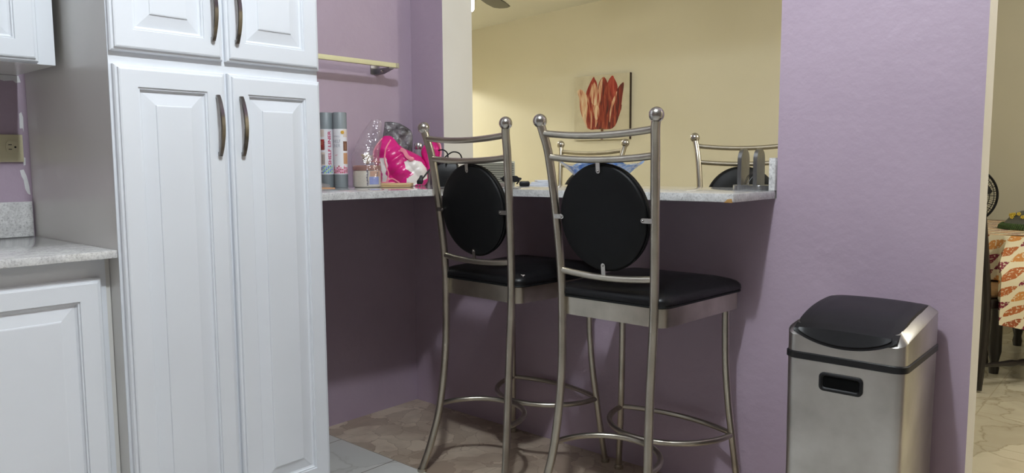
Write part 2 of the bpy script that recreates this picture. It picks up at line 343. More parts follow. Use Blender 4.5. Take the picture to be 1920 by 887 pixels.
def obj(name, mb, mats, parent=None, smooth=35, **props):
    me = bpy.data.meshes.new(name)
    bmesh.ops.recalc_face_normals(mb.bm, faces=mb.bm.faces)
    mb.bm.to_mesh(me); mb.bm.free()
    for m in (mats if isinstance(mats, (list, tuple)) else [mats]): me.materials.append(M[m] if isinstance(m, str) else m)
    if smooth:
        me.polygons.foreach_set('use_smooth', [True] * len(me.polygons)); me.set_sharp_from_angle(angle=math.radians(smooth))
    o = bpy.data.objects.new(name, me); COL.objects.link(o)
    if parent: o.parent = parent
    for k, v in props.items(): o[k] = v
    return o
def thing(name, label, cat, loc=(0, 0, 0), rz=0.0, group=None):
    o = bpy.data.objects.new(name, None); o.empty_display_size = 0.1; COL.objects.link(o)
    o.location = loc; o.rotation_euler = (0, 0, rz); o['label'] = label; o['category'] = cat
    if group: o['group'] = group
    return o
def tag(o, label, cat, group=None):
    o['label'] = label; o['category'] = cat
    if group: o['group'] = group
    return o
def struct(name, mb, mats, smooth=0):
    return obj(name, mb, mats, smooth=smooth, kind='structure')
def dup(root, loc, rz, label, scale=1.0, group=None):
    r = root.copy(); COL.objects.link(r); r.location = loc; r.rotation_euler = (0, 0, rz); r.scale = (scale,) * 3; r['label'] = label
    if group: r['group'] = group
    for ch in list(root.children):
        c = ch.copy(); COL.objects.link(c); c.parent = r
        for g in list(ch.children):
            d = g.copy(); COL.objects.link(d); d.parent = c
    return r
def rrect(hx0, hx1, y0, y1, r, n=6):
    """rounded trapezoid loop: half width hx0 at y0, hx1 at y1"""
    out = []
    for (cx, cy, a0) in ((hx1 - r, y1 - r, 0), (-hx1 + r, y1 - r, 90), (-hx0 + r, y0 + r, 180), (hx0 - r, y0 + r, 270)):
        for i in range(n + 1):
            a = math.radians(a0 + 90 * i / n); out.append((cx + r * math.cos(a), cy + r * math.sin(a)))
    return out

# ------------------------------------------------------------------ setting
XW, YW = -2.6636, 2.3395       # left wall face, bar wall face
XP = -2.0303                   # pantry / worktop front
XE = -0.388                    # right end of the purple pier
XO, XJ = -0.941, -2.4546       # opening jambs
YF = 5.5
b = MB(); b.box((-7.6, -2.3, -0.1), (2.4, 1.783, 0)); struct('floor', b, 'grey_tile')
b = MB(); b.box((-3.2, 1.783, -0.1), (2.4, 2.43, 0)); struct('floor_tile_border', b, 'brown_tile')
b = MB(); b.box((-7.6, 2.43, -0.1), (2.4, 6.5, 0)); struct('floor_living_room', b, 'living_tile')
b = MB(); b.box((XW - 0.14, -2.3, 0), (XW, YW, 2.8)); struct('wall_left', b, 'purple')
def painted_box(b, lo, hi, front=0, other=1):
    n0 = set(b.bm.faces)
    b.box(lo, hi, other)
    for f in b.bm.faces:
        if f not in n0:
            f.normal_update()
            if f.normal.y < -0.9: f.material_index = front
b = MB()
painted_box(b, (XW - 0.14, YW, 0), (XE, YW + 0.11, 1.005))
painted_box(b, (XW - 0.14, YW, 1.005), (XJ, YW + 0.185, 2.8))
painted_box(b, (XO, YW, 1.005), (XE, YW + 0.11, 2.8))
painted_box(b, (XJ, YW, 2.45), (XO, YW + 0.11, 2.8))
painted_box(b, (XE, YW, 2.15), (0.75, YW + 0.11, 2.8))
painted_box(b, (0.75, YW, 0), (2.4, YW + 0.11, 2.8))
struct('wall_back', b, ['purple', 'cream_wall'])
b = MB(); b.box((2.3, -2.3, 0), (2.4, YW, 2.8)); struct('wall_right', b, 'kitchen_wall_far')
b = MB(); b.box((XW - 0.14, -2.4, 0), (2.4, -2.3, 2.8)); struct('wall_front', b, 'kitchen_wall_far')
b = MB(); b.box((XW - 0.14, -2.4, 2.8), (2.4, YW + 0.11, 2.88)); struct('ceiling', b, 'ceiling_white')
# living and dining side
b = MB(); b.box((-7.6, YF, 0), (-1.4, YF + 0.1, 2.9)); b.box((-1.5, YF + 0.1, 0), (-1.4, 6.3, 2.9)); struct('wall_living_room', b, 'yellow_wall')
b = MB(); b.box((-1.5, 6.3, 0), (2.4, 6.4, 2.9)); struct('wall_dining_room', b, 'dining_wall')
b = MB(); b.box((2.3, YW + 0.11, 0), (2.4, 6.3, 2.9)); struct('wall_dining_side', b, 'dining_wall')
b = MB(); b.box((-5.95, YW, 0), (-5.85, 3.5, 2.9)); b.box((-5.95, 3.5, 2.0), (-5.85, YF, 2.9)); struct('wall_hall', b, 'yellow_wall')
b = MB(); b.box((-7.6, YW + 0.02, 0), (XW - 0.14, YW + 0.12, 2.9)); struct('wall_living_back', b, 'yellow_wall')
b = MB(); b.box((-7.7, YW, 0), (-7.6, YF, 2.9)); struct('wall_hall_end', b, 'yellow_wall')
b = MB()
zc = lambda x: 2.444 + (x + 5.344) * 0.0454
b.faces([(-7.7, YW + 0.1, zc(-7.7)), (2.4, YW + 0.1, zc(2.4)), (2.4, 6.4, zc(2.4)), (-7.7, 6.4, zc(-7.7)), (-7.7, YW + 0.1, zc(-7.7) + .05), (2.4, YW + 0.1, zc(2.4) + .05), (2.4, 6.4, zc(2.4) + .05), (-7.7, 6.4, zc(-7.7) + .05)],
        [(0, 1, 2, 3), (4, 5, 6, 7), (0, 1, 5, 4), (1, 2, 6, 5), (2, 3, 7, 6), (3, 0, 4, 7)])
struct('ceiling_living_room', b, 'ceiling')
# white undercoat showing where the purple paint has peeled next to the pantry
b = MB()
for poly in ([(0.747, 1.108), (0.757, 1.11), (0.764, 1.09), (0.769, 1.06), (0.771, 1.032), (0.764, 1.036), (0.758, 1.05), (0.755, 1.078), (0.75, 1.09)],
             [(0.754, 1.235), (0.762, 1.236), (0.764, 1.225), (0.765, 1.27), (0.761, 1.285), (0.755, 1.28)],
             [(0.758, 1.122), (0.763, 1.124), (0.764, 1.146), (0.758, 1.148)],
             [(0.62, 1.394), (0.76, 1.394), (0.765, 1.375), (0.752, 1.372), (0.745, 1.379), (0.72, 1.376), (0.70, 1.384), (0.66, 1.386)]):
    b.prism(poly, 0, 0.0012, 0, Matrix(((0, 0, 1, XW), (1, 0, 0, 0), (0, 1, 0, 0), (0, 0, 0, 1))))
struct('wall_left_peeled_paint', b, 'peel')

# ------------------------------------------------------------------ cabinets
PROF = [(0, 0), (0, .011), (.003, .0145), (.008, .0155), (.0095, .0205), (.013, .022), (.055, .022), (.0565, .018), (.060, .0185), (.0615, .0125), (.066, .0105), (.099, .0175), (.1, .020), (.103, .0208)]
def panel_door(y0, y1, z0, z1, x, parent, name='door'):
    b = MB(); L = []
    for ins, hgt in PROF:
        L.append([Vector((x + hgt, y0 + ins, z0 + ins)), Vector((x + hgt, y1 - ins, z0 + ins)), Vector((x + hgt, y1 - ins, z1 - ins)), Vector((x + hgt, y0 + ins, z1 - ins))])
    b.loops(L); return obj(name, b, 'cab', parent, smooth=0)
def bow_handle(y, z0, z1, x, parent):
    b = MB(); n = 20; pts = []
    for i in range(n + 1):
        t = i / n; pts.append(Vector((x + 0.006 + 0.022 * math.sin(PI * t) ** 0.8, y, z0 + (z1 - z0) * t)))
    sec = [(-.0055, -.003), (.0055, -.003), (.0062, 0), (.0045, .003), (-.0045, .003), (-.0062, 0)]
    b.sweep(pts, sec, up=(1, 0, 0), scales=[1.0 + 0.12 * math.sin(PI * i / n) for i in range(n + 1)])
    for z in (z0 + 0.004, z1 - 0.004): b.box((x - 0.001, y - .0045, z - .006), (x + .010, y + .0045, z + .006), 0, .0015)
    return obj('handle', b, 'handle', parent, smooth=40, label='curved polished steel pull')
pantry = thing('pantry_cabinet', 'tall white pantry cabinet with raised-panel doors and curved steel pulls, beside the bar worktop', 'cabinet')
b = MB(); b.box((XW + 0.002, 0.7765, 0.06), (XP, 1.391, 2.35), 0)
obj('body', b, ['cab_side'], pantry, smooth=0)
b = MB()
for lo, hi in (((XP, 0.7765, .06), (XP + .003, 0.7995, 2.35)), ((XP, 1.372, .06), (XP + .003, 1.391, 2.35)), ((XP, 0.7995, 1.365), (XP + .003, 1.372, 1.425)), ((XP, 0.7995, .06), (XP + .003, 1.372, .115)), ((XP, 1.07, .115), (XP + .003, 1.10, 1.365)), ((XP, 1.07, 1.425), (XP + .003, 1.10, 2.35)), ((XP, 0.7995, 2.3), (XP + .003, 1.07, 2.35)), ((XP, 1.10, 2.3), (XP + .003, 1.372, 2.35))):
    b.box(lo, hi)
obj('face_frame', b, 'cab', pantry, smooth=0)
b = MB(); b.box((XW + 0.01, 0.785, 0), (XP - 0.06, 1.385, 0.06)); obj('plinth', b, 'cab_side', pantry, smooth=0)
FX = XP + .0032
for (y0, y1, z0, z1, hy, h0, h1) in ((0.783, 1.078, 0.1, 1.376, 1.050, 1.147, 1.312), (1.0885, 1.390, 0.1, 1.376, 1.1195, 1.147, 1.312),
                                     (0.778, 1.0755, 1.4085, 2.30, 1.043, 1.460, 1.625), (1.085, 1.3905, 1.4085, 2.30, 1.113, 1.460, 1.625)):
    d = panel_door(y0, y1, z0, z1, FX, pantry); bow_handle(hy, h0, h1, FX + .022, d)

base = thing('base_cabinet', 'white base cabinet with a raised-panel door under the grey granite worktop', 'cabinet')
b = MB(); b.box((XW + 0.002, 0.05, 0.1), (XP - 0.060, 0.7755, 0.8835)); obj('body', b, 'cab_side', base, smooth=0)
b = MB(); b.box((XP - .060, 0.05, .1), (XP - .057, 0.764, .8835)); obj('face_frame', b, 'cab', base, smooth=0)
b = MB(); b.box((XW + 0.01, 0.05, 0), (XP - 0.12, 0.7755, 0.1)); obj('plinth', b, 'cab_side', base, smooth=0)
panel_door(0.245, 0.748, 0.13, 0.8325, XP - .057, base)
upper = thing('wall_cabinet', 'white upper wall cabinet hung above the outlet, next to the tall pantry', 'cabinet')
UX = -2.33
b = MB(); b.box((XW + 0.002, 0.05, 1.395), (UX - .003, 0.756, 2.35)); obj('body', b, 'cab_side', upper, smooth=0)
b = MB(); b.box((UX - .003, 0.05, 1.395), (UX, 0.756, 2.35)); obj('face_frame', b, 'cab', upper, smooth=0)
panel_door(0.25, 0.712, 1.3985, 2.33, UX, upper)

b = MB(); b.box((XW + 0.002, 0.02, 0.884), (XP, 0.7757, 0.904), 0, 0.002); tag(obj('kitchen_worktop', b, 'granite'), 'speckled grey granite worktop slab on the base cabinet', 'worktop')
b = MB(); b.box((XW + 0.001, 0.02, 0.9045), (XW + 0.021, 0.769, 1.012), 0, 0.0015); tag(obj('backsplash', b, 'granite'), 'low granite backsplash strip standing at the back of the kitchen worktop', 'backsplash')

# bar worktop: L-shaped slab along the left wall and across the opening
poly = [(XW + 0.002, 1.3925), (-2.032, 1.3925), (-2.012, 1.86), (-1.985, 2.0), (-1.72, 2.006), (-0.9485, 2.045), (-0.9445, 2.062), (-0.9445, 2.58), (-2.452, 2.58), (-2.452, YW - 0.001), (XW + 0.002, YW - 0.001)]
bar = thing('bar_worktop', 'pale speckled granite breakfast bar worktop running through the wall opening', 'worktop', (0, 0, 0))
b = MB(); b.prism(poly, 1.0055, 1.03); 
bmesh.ops.bevel(b.bm, geom=[e for e in b.bm.edges if abs(e.verts[0].co.z - e.verts[1].co.z) < 1e-5], offset=.0018, segments=2, profile=.5, affect='EDGES')
obj('slab', b, 'granite', bar)
b = MB(); b.faces([(x, y + .0305, z) for x, y, z in ((-0.975, 2.0105, 1.0045), (-0.9505, 2.0125, 1.0045), (-0.953, 2.0125, 1.016), (-0.966, 2.0115, 1.014), (-0.975, 2.017, 1.0045), (-0.9505, 2.02, 1.0045), (-0.953, 2.02, 1.016), (-0.966, 2.018, 1.014))], [(0, 1, 2, 3), (4, 5, 6, 7), (0, 1, 5, 4), (1, 2, 6, 5), (2, 3, 7, 6), (3, 0, 4, 7)])
obj('corner_filler', b, 'rust', bar, label='brown filler in the chipped corner')
b = MB(); b.box((-0.963, YW - 0.012, 1.0305), (-0.9425, 2.56, 1.134), 0, 0.0015); tag(obj('granite_upstand', b, 'granite'), 'short granite upstand on the bar worktop against the purple pier', 'upstand')

# rail on the left wall
rail = thing('wall_rail', 'thin pale yellow rail held off the purple wall by a metal bracket', 'rail')
b = MB(); b.box((XW + 0.088, 1.42, 1.536), (XW + 0.106, 2.160, 1.5555), 0, .0012); obj('bar', b, 'rail', rail)
b = MB(); b.box((XW + 0.086, 2.160, 1.5355), (XW + 0.1062, 2.178, 1.556), 0, .0015); obj('end_cap', b, 'rail_end', rail)
for yb in (1.55, 2.122):
    b = MB(); b.box((XW + .001, yb - .02, 1.512), (XW + .004, yb + .03, 1.56), 0, .001)
    b.prism([(0, 1.5355), (.1, 1.5355), (.1, 1.531), (.035, 1.514), (0, 1.512)], yb - .0, yb + .028, 0, Matrix(((1, 0, 0, XW + .004), (0, 0, 1, 0), (0, 1, 0, 0), (0, 0, 0, 1))))
    br = obj('bracket', b, 'zinc', rail)
    b = MB(); b.sphere((XW + .06, yb - .004, 1.521), .006); obj('screw', b, 'ball', br)

# outlet
out = thing('power_outlet', 'ivory power outlet on the purple wall under the upper cabinet', 'outlet')
b = MB(); b.box((XW + .0005, .640, 1.133), (XW + .0075, .7585, 1.216), 0, .002); obj('cover_plate', b, 'ivory', out)
for yc in (.728, .672):
    b = MB(); b.prism([(yc + .0165 * math.copysign(abs(math.cos(a)) ** .75, math.cos(a)), 1.178 + .0195 * math.copysign(abs(math.sin(a)) ** .75, math.sin(a))) for a in [2 * PI * i / 28 for i in range(28)]], 0, .0025, 0, Matrix(((0, 0, 1, XW + .0075), (1, 0, 0, 0), (0, 1, 0, 0), (0, 0, 0, 1))))
    rc = obj('receptacle', b, 'ivory', out)
    b = MB()
    for zz in (1.185, 1.1715): b.box((XW + .0098, yc - .0095, zz - .0011), (XW + .0103, yc - .0005, zz + .0011))
    b.lathe([(.0001, 0), (.003, 0), (.003, .0004), (.0001, .0004)], (XW + .0099, yc + .0085, 1.178), 12, 0, Matrix.Rotation(PI / 2, 4, 'Y'))
    obj('slots', b, 'dark_slot', rc, smooth=0)

# ------------------------------------------------------------------ bar stools
REAR = [(.203, -.062, .0), (.188, -.028, .11), (.17, 0, .244), (.160, .022, .45), (.163, .031, .653), (.166, .028, .794), (.174, .013, .97), (.185, -.007, 1.14), (.194, -.024, 1.211), (.2, -.03, 1.238)]
FRONT = [(.194, .415, .66), (.196, .418, .5), (.203, .427, .36), (.213, .439, .244), (.226, .452, .11), (.237, .463, .0)]
def make_stool(label, loc, rz, group):
    t = thing('bar_stool', label, 'stool', loc, rz, group)
    for s in (-1, 1):
        b = MB(); b.tube(catmull([(s * x, y, max(z, .008)) for x, y, z in REAR], 6), .0133, 16)
        lg = obj('leg', b, 'steel', t, smooth=50)
        b = MB(); b.lathe([(.0001, 0), (.017, 0), (.018, .004), (.017, .012), (.0001, .012)], (s * .203, -.062, 0), 16); obj('glide', b, 'steel', lg)
        b = MB(); b.sphere((s * .201, -.031, 1.248), .0212, u=28, v=18); obj('finial', b, 'ball', t, smooth=60)
        b = MB(); b.tube(catmull([(s * x, y, max(z, .008)) for x, y, z in FRONT], 6), .0113, 14)
        lg = obj('leg', b, 'steel', t, smooth=50)
        b = MB(); b.lathe([(.0001, 0), (.015, 0), (.016, .004), (.015, .014), (.0001, .014)], (s * .237, .463, 0), 16); obj('glide', b, 'steel', lg)
    for (x, y, z, sag) in ((.192, -.024, 1.211, .012), (.184, -.007, 1.14, .010), (.166, .028, .794, .010)):
        b = MB(); n = 14
        b.tube([(-x + 2 * x * i / n, y - .004 * (1 - (2 * i / n - 1) ** 2), z - sag * (1 - (2 * i / n - 1) ** 2)) for i in range(n + 1)], .0103, 14); obj('back_rail', b, 'steel', t, smooth=50)
    # round back pad, tilted with the posts
    ax = Vector((0, 1, .035 / .346)).normalized(); up = Vector((0, -ax.z, ax.y)); c0 = Vector((0, .0095, .961))
    fr = Matrix(((1, up.x, ax.x, c0.x), (0, up.y, ax.y, c0.y), (0, up.z, ax.z, c0.z), (0, 0, 0, 1)))
    rz_ = lambda v, a: Vector((v.x, v.y * 1.035, v.z))
    b = MB(); b.lathe([(.0001, -.006), (.10, -.0055), (.145, -.004), (.1500, -.0015), (.1515, .003), (.1500, .0075), (.1515, .009), (.1535, .014), (.152, .022), (.14, .029), (.10, .034), (.0001, .037)], (0, 0, 0), 64, 0, fr, rz_)
    pad = obj('backrest', b, 'vinyl', t, smooth=50)
    b = MB(); b.tube([fr @ Vector((.1522 * math.cos(2 * PI * i / 64), .1522 * 1.035 * math.sin(2 * PI * i / 64), .0078)) for i in range(64)], .0028, 8, closed=True); obj('piping', b, 'vinyl', pad)
    for (px, py, dx, dy, ln) in ((0, .176, 0, -1, .045), (0, -.178, 0, 1, .045), (-.172, 0, 1, 0, .036), (.172, 0, -1, 0, .036)):
        b = MB(); w = .007; pl = []
        nx, ny = -dy, dx
        pl = [(px + nx * w, py + ny * w), (px - nx * w, py - ny * w)]
        ex, ey = px + dx * (ln - w), py + dy * (ln - w)
        a0 = math.atan2(-ny, -nx)
        for i in range(9):
            a = a0 + PI * i / 8 * (1 if (dx * -ny * -1 + dy * nx * -1) < 0 else 1)
            pl.append((ex + w * math.cos(a), ey + w * math.sin(a)))
        b.prism(pl, -.0092, -.006, 0, fr)
        tb = obj('bracket', b, 'ball', t, smooth=0)
        b = MB(); b.sphere(fr @ Vector((ex, ey, -.0092)), .0032, u=10, v=6); obj('screw', b, 'handle', tb)
    # seat frame band
    b = MB()
    o0 = rrect(.193, .214, .036, .478, .03); i0 = rrect(.188, .209, .041, .473, .026)
    b.loops([[Vector((x, y, z)) for x, y in l] for l, z in ((o0, .655), (o0, .709), (i0, .709), (i0, .655))], closed_path=True)
    obj('seat_frame', b, 'steel', t, smooth=40)
    b = MB(); b.prism(rrect(.186, .207, .043, .471, .025), .685, .706); obj('seat_board', b, 'black_matte', t, smooth=0)
    for s in (-1,):
        b = MB()
        for zz in (.668, .696): b.sphere((s * .172, .038, zz), .0055, u=10, v=8, sc=(1.6, 1, 1))
        obj('weld', b, 'handle', t)
    b = MB(); L = []
    for ins, z in ((.004, .7095), (-.003, .713), (-.007, .722), (-.005, .734), (.004, .7435), (.02, .751), (.05, .7585), (.09, .763), (.14, .766)):
        L.append([Vector((x, y, z + (0.004 * math.sin(9 * x) * math.sin(7 * y) if ins > .01 else 0))) for x, y in rrect(.195 - ins, .217 - ins, .036 + ins, .484 - ins, max(.038 - ins * .12, .012))])
    b.loops(L); seat = obj('seat', b, 'vinyl_seat', t, smooth=60)
    b = MB(); b.tube([(x, y, .7135) for x, y in rrect(.199, .221, .032, .488, .041)], .0035, 8, closed=True); obj('piping', b, 'vinyl', seat)
    # foot rings: two inward arcs and the bowed front bar
    b = MB(); n = 28
    b.tube([(.176 * math.cos(PI * i / n), .005 + .185 * math.sin(PI * i / n), .244) for i in range(n + 1)], .0092, 12); obj('foot_ring', b, 'steel', t, smooth=50)
    b = MB(); b.tube([(.213 * math.cos(PI * i / n), .44 - .228 * math.sin(PI * i / n), .244) for i in range(n + 1)], .0092, 12); obj('foot_ring', b, 'steel', t, smooth=50)
    b = MB(); b.tube([(-.213 + .426 * i / n, .44 + .046 * (1 - (2 * i / n - 1) ** 2), .246) for i in range(n + 1)], .0088, 12); obj('foot_bar', b, 'steel', t, smooth=50)
    return t
stool = make_stool('nearer metal bar stool with black seat and round back pad, corner of seat worn through', (-1.2445, 1.806, 0), -.010, 'bar stools at the breakfast bar')
b = MB()
for i in range(7): b.sphere((.205 + random.uniform(-.012, .012), .462 + random.uniform(-.014, .016), .7415), .0028, u=6, v=5, sc=(1.4, 1, .5))
wear = obj('torn_corner', b, 'foam', stool, label='worn pale corner of the seat')
s2 = dup(stool, (-1.803, 1.8364, 0), -.035, 'metal bar stool nearer the pantry, small white scuff on its black seat')
for c in list(s2.children):
    if c.name.startswith('torn_corner'): bpy.data.objects.remove(c)
nrm = Vector((.35, -.3, .9)).normalized(); tx = Vector((1, .6, 0)); tx = (tx - nrm * tx.dot(nrm)).normalized(); ty = nrm.cross(tx)
mxs = Matrix(((tx.x, ty.x, nrm.x, .184), (tx.y, ty.y, nrm.y, .066), (tx.z, ty.z, nrm.z, .7475), (0, 0, 0, 1)))
b = MB(); b.prism([(-.008, .004), (-.002, .002), (.006, .005), (.002, -.006)], -.003, .0015, 0, mxs)
obj('scuff', b, 'foam', s2, smooth=0, label='small white scuff')
for (lc, rz, sc, lb) in (((-2.20, 3.085, 0), PI, .975, 'metal bar stool across the bar, seen behind the blue glass bowl'), ((-1.397, 3.09, 0), PI + math.radians(30), .985, 'metal bar stool across the bar, seen behind the steel napkin holder')):
    s3 = dup(stool, lc, rz, lb, sc)
    for c in list(s3.children):
        if c.name.startswith('torn_corner'): bpy.data.objects.remove(c)

# ------------------------------------------------------------------ trash can
TX0, TX1, TY0, TY1 = -.751, -.459, 1.955, 2.300
tcx = (TX0 + TX1) / 2; hw = (TX1 - TX0) / 2
can = thing('trash_can', 'tall stainless steel trash can with a black swing lid beside the purple pier', 'trash can', (tcx, TY0, 0))
D = TY1 - TY0
b = MB()
L = []
for z, e in ((.012, .004), (.02, 0), (.3, .002), (.58, 0), (.607, 0)):
    L.append([Vector((x, y, z)) for x, y in rrect(hw - e, hw - e, e, D - e, .028, 8)])
b.loops(L); body = obj('body', b, 'can', can, smooth=50)
b = MB(); b.prism(rrect(hw - .003, hw - .003, .003, D - .003, .026, 8), 0, .014); obj('base_ring', b, 'black', can, smooth=40)
b = MB(); L = [[Vector((x, y, z)) for x, y in rrect(hw + e, hw + e, -e, D + e, .03, 8)] for z, e in ((.606, .001), (.608, .0035), (.623, .0035), (.625, .001))]
b.loops(L); obj('band', b, 'black', can, smooth=40)
b = MB()
def HZ(y):
    s_ = min(max(y / D, 0), 1); return .686 + .050 * (1 - (1 - s_) ** 3.6) - .012 * max(0, (s_ - .75) / .25) ** 2
def ring_at(ins, f): return [Vector((x, y, f(x, y))) for x, y in rrect(hw - ins, hw - ins, ins, D - ins, max(.028 - ins * .4, .012), 8)]
b.loops([ring_at(.0, lambda x, y: .6255), ring_at(0, lambda x, y: HZ(y) - .017), ring_at(.0035, lambda x, y: HZ(y) - .0125), ring_at(.021, lambda x, y: HZ(y)), ring_at(.024, lambda x, y: HZ(y) - .008)], cap1=False)
obj('collar', b, 'can', can, smooth=28)
def cap_surface(x0, x1, y0, y1, dz, th, nx=14, ny=22):
    b = MB(); V = []; F = []
    for k in (0, 1):
        for j in range(ny + 1):
            for i in range(nx + 1):
                x = x0 + (x1 - x0) * i / nx; y = y0 + (y1 - y0) * j / ny
                edge = .0025 if k == 0 and (i in (0, nx) or j in (0, ny)) else 0
                V.append((x, y, HZ(y) + dz + .004 * (1 - (2 * i / nx - 1) ** 2) - k * th - edge))
    o = (nx + 1) * (ny + 1); idx = lambda k, j, i: k * o + j * (nx + 1) + i
    for j in range(ny):
        for i in range(nx):
            F.append((idx(0, j, i), idx(0, j, i + 1), idx(0, j + 1, i + 1), idx(0, j + 1, i))); F.append((idx(1, j, i), idx(1, j + 1, i), idx(1, j + 1, i + 1), idx(1, j, i + 1)))
    for j in range(ny):
        for i in (0, nx): F.append((idx(0, j, i), idx(0, j + 1, i), idx(1, j + 1, i), idx(1, j, i)))
    for i in range(nx):
        for j in (0, ny): F.append((idx(0, j, i), idx(0, j, i + 1), idx(1, j, i + 1), idx(1, j, i)))
    b.faces(V, F); return b
b = cap_surface(-hw + .020, hw - .020, .004, D - .030, .0004, .012); fr_ = obj('lid_frame', b, 'black', can, smooth=40)
b = cap_surface(-hw + .0335, hw - .0335, .004, D - .045, .0022, .006)
lid = obj('lid', b, 'black_lid', can, smooth=40)
b = cap_surface(-hw + .0318, hw - .0318, .0045, D - .043, .0008, .004); obj('lid_seam', b, 'black_matte', can, smooth=40)
# lens-shaped black front lip: frame and the front of the flap
def lens(hwid, ztop, drop, proud):
    b = MB(); n = 28; V = []; F = []
    for k in (0, 1):
        for i in range(n + 1):
            t = 2 * i / n - 1; q = 1 - t * t
            V.append((t * hwid, (.003 if k == 0 else .008), ztop + .0035 * q * (k == 0))); V.append((t * hwid, (-proud * (.35 + .65 * q) if k == 0 else .006), ztop - .004 - drop * q ** .8))
    o = 2 * (n + 1)
    for i in range(n):
        F += [(2 * i, 2 * i + 2, 2 * i + 3, 2 * i + 1), (o + 2 * i, o + 2 * i + 1, o + 2 * i + 3, o + 2 * i + 2), (2 * i, o + 2 * i, o + 2 * i + 2, 2 * i + 2), (2 * i + 1, 2 * i + 3, o + 2 * i + 3, o + 2 * i + 1)]
    F += [(0, 1, o + 1, o), (2 * n, o + 2 * n, o + 2 * n + 1, 2 * n + 1)]
    b.faces(V, F); return b
obj('lid_lip', lens(hw - .020, .6865, .035, .005), 'black', can, smooth=30)
obj('lid_front', lens(hw - .0335, .6895, .029, .0075), 'black', can, smooth=30)
# handle recess
b = MB(); L = []
hx = .0535; z0, z1 = .533, .581; cx = -.0015
def rl(ins, y): return [Vector((cx + x, y, z0 + zz)) for x, zz in rrect(hx - ins, hx - ins, ins, z1 - z0 - ins, .012 - ins * .5, 6)]
b.loops([rl(0, .0005), rl(0, -.0035), rl(.002, -.005), rl(.006, -.005), rl(.008, -.002), rl(.009, -.0012)], cap0=True, cap1=False); hr = obj('hand_hole_frame', b, 'black', can, smooth=40)
b = MB(); b.loops([rl(.0085, -.0006), rl(.0085, -.0012)]); obj('hand_hole', b, 'black_matte', hr, smooth=0)

# ------------------------------------------------------------------ things on the bar worktop
ZB = 1.0302
def cyl_patch(b, r, t0, t1, z0, z1, mi, n=None):
    n = n or max(1, int(abs(t1 - t0) / .12)); V = []; F = []
    for i in range(n + 1):
        a = t0 + (t1 - t0) * i / n
        for z in (z0, z1): V.append((r * math.sin(a), -r * math.cos(a), z))
    for i in range(n): F.append((2 * i, 2 * i + 2, 2 * i + 3, 2 * i + 1))
    b.faces(V, F, mi)
def bent_text(b, txt, r, mi, height=None, length=None, vertical=False, a0=0.0, z0=0.0, bold=0.0):
    """lettering laid on a cylinder: starts at angle a0, height z0"""
    cu = bpy.data.curves.new('lettering', 'FONT'); cu.body = txt; cu.size = 1; cu.offset = bold; cu.resolution_u = 3
    to = bpy.data.objects.new('lettering', cu); COL.objects.link(to)
    dg = bpy.context.evaluated_depsgraph_get(); me = bpy.data.meshes.new_from_object(to.evaluated_get(dg))
    t = bmesh.new(); t.from_mesh(me); bmesh.ops.triangulate(t, faces=t.faces)
    xs = [v.co.x for v in t.verts]; ys = [v.co.y for v in t.verts]
    sx = length / (max(xs) - min(xs)); sy = height / (max(ys) - min(ys))
    for v in t.verts:
        x = (v.co.x - min(xs)) * sx; y = (v.co.y - min(ys)) * sy
        v.co = Vector((-y, x, 0)) if vertical else Vector((x, y, 0))
    us = [v.co.x for v in t.verts]; lo, hi = min(us), max(us); k = int((hi - lo) / .004)
    for i in range(1, k):
        u = lo + (hi - lo) * i / k
        bmesh.ops.bisect_plane(t, geom=t.verts[:] + t.edges[:] + t.faces[:], plane_co=(u, 0, 0), plane_no=(1, 0, 0))
    t.verts.ensure_lookup_table(); t.verts.index_update()
    V = []
    for v in t.verts:
        a = a0 + v.co.x / r; V.append((r * math.sin(a), -r * math.cos(a), z0 + v.co.y))
    b.faces(V, [[v.index for v in f.verts] for f in t.faces], mi)
    t.free(); bpy.data.objects.remove(to); bpy.data.curves.remove(cu); bpy.data.meshes.remove(me)
RL = .0264; RH = .292
def roll(loc, label):
    t = thing('shelf_liner_roll', label, 'roll', loc, YAW, 'shelf liner rolls')
    b = MB(); b.lathe([(.012, .004), (.012, .0), (RL - .001, 0), (RL, .002), (RL, RH - .002), (RL - .001, RH), (.012, RH), (.012, RH - .01)], seg=40); obj('roll', b, ['grey_roll'], t, smooth=40)
    return t
MATS = ['label_white', 'magenta', 'print_grey', 'gold', 'print_tan', 'print_red', 'print_brown', 'print_pale', 'print_black', 'dot_blue', 'dot_green', 'dot_teal', 'dot_navy', 'dot_pink']
LZ0, LZ1 = .052, .228
t = roll((-2.512, 1.760, ZB), 'grey shelf liner roll with bold magenta vertical lettering, the one next to the pantry')
b = MB(); R1, R2 = RL + .0006, RL + .001
cyl_patch(b, R1, -1.9, 1.9, LZ0, LZ1, 0)
for (t0, t1, za, zb, mi) in ((-1.3, -.1, .198, .226, 7), (-1.3, -.75, .205, .222, 4), (-1.3, -.1, .147, .188, 5), (-1.3, -.2, .147, .158, 6), (-.9, -.35, .166, .182, 4), (-1.3, -.05, .088, .138, 7), (-.6, -.1, .092, .13, 8), (-1.3, -.7, .12, .136, 2)):
    cyl_patch(b, R2, t0, t1, za, zb, mi)
for i in range(9):
    for j in range(5):
        a = -1.25 + i * .26; z = .056 + j * .0062
        if i < 2: mi = 8 if (i + j) % 2 else 2
        elif i == 2: mi = 12 if j in (0, 2, 3) else 0
        else: mi = [9, 10, 11, 9, 10, 11][(i + j * 2) % 6]
        if mi: cyl_patch(b, R2, a, a + .2, z, z + .005, mi, 2)
R3 = R2 + .0003
bent_text(b, 'SHELF LINER', R3, 1, height=.0125, length=.132, vertical=True, a0=.86, z0=.089, bold=.02)
bent_text(b, 'LINER 20', R3, 8, height=.006, length=.03, vertical=True, a0=.0, z0=.15)
obj('label', b, MATS, t, smooth=60)
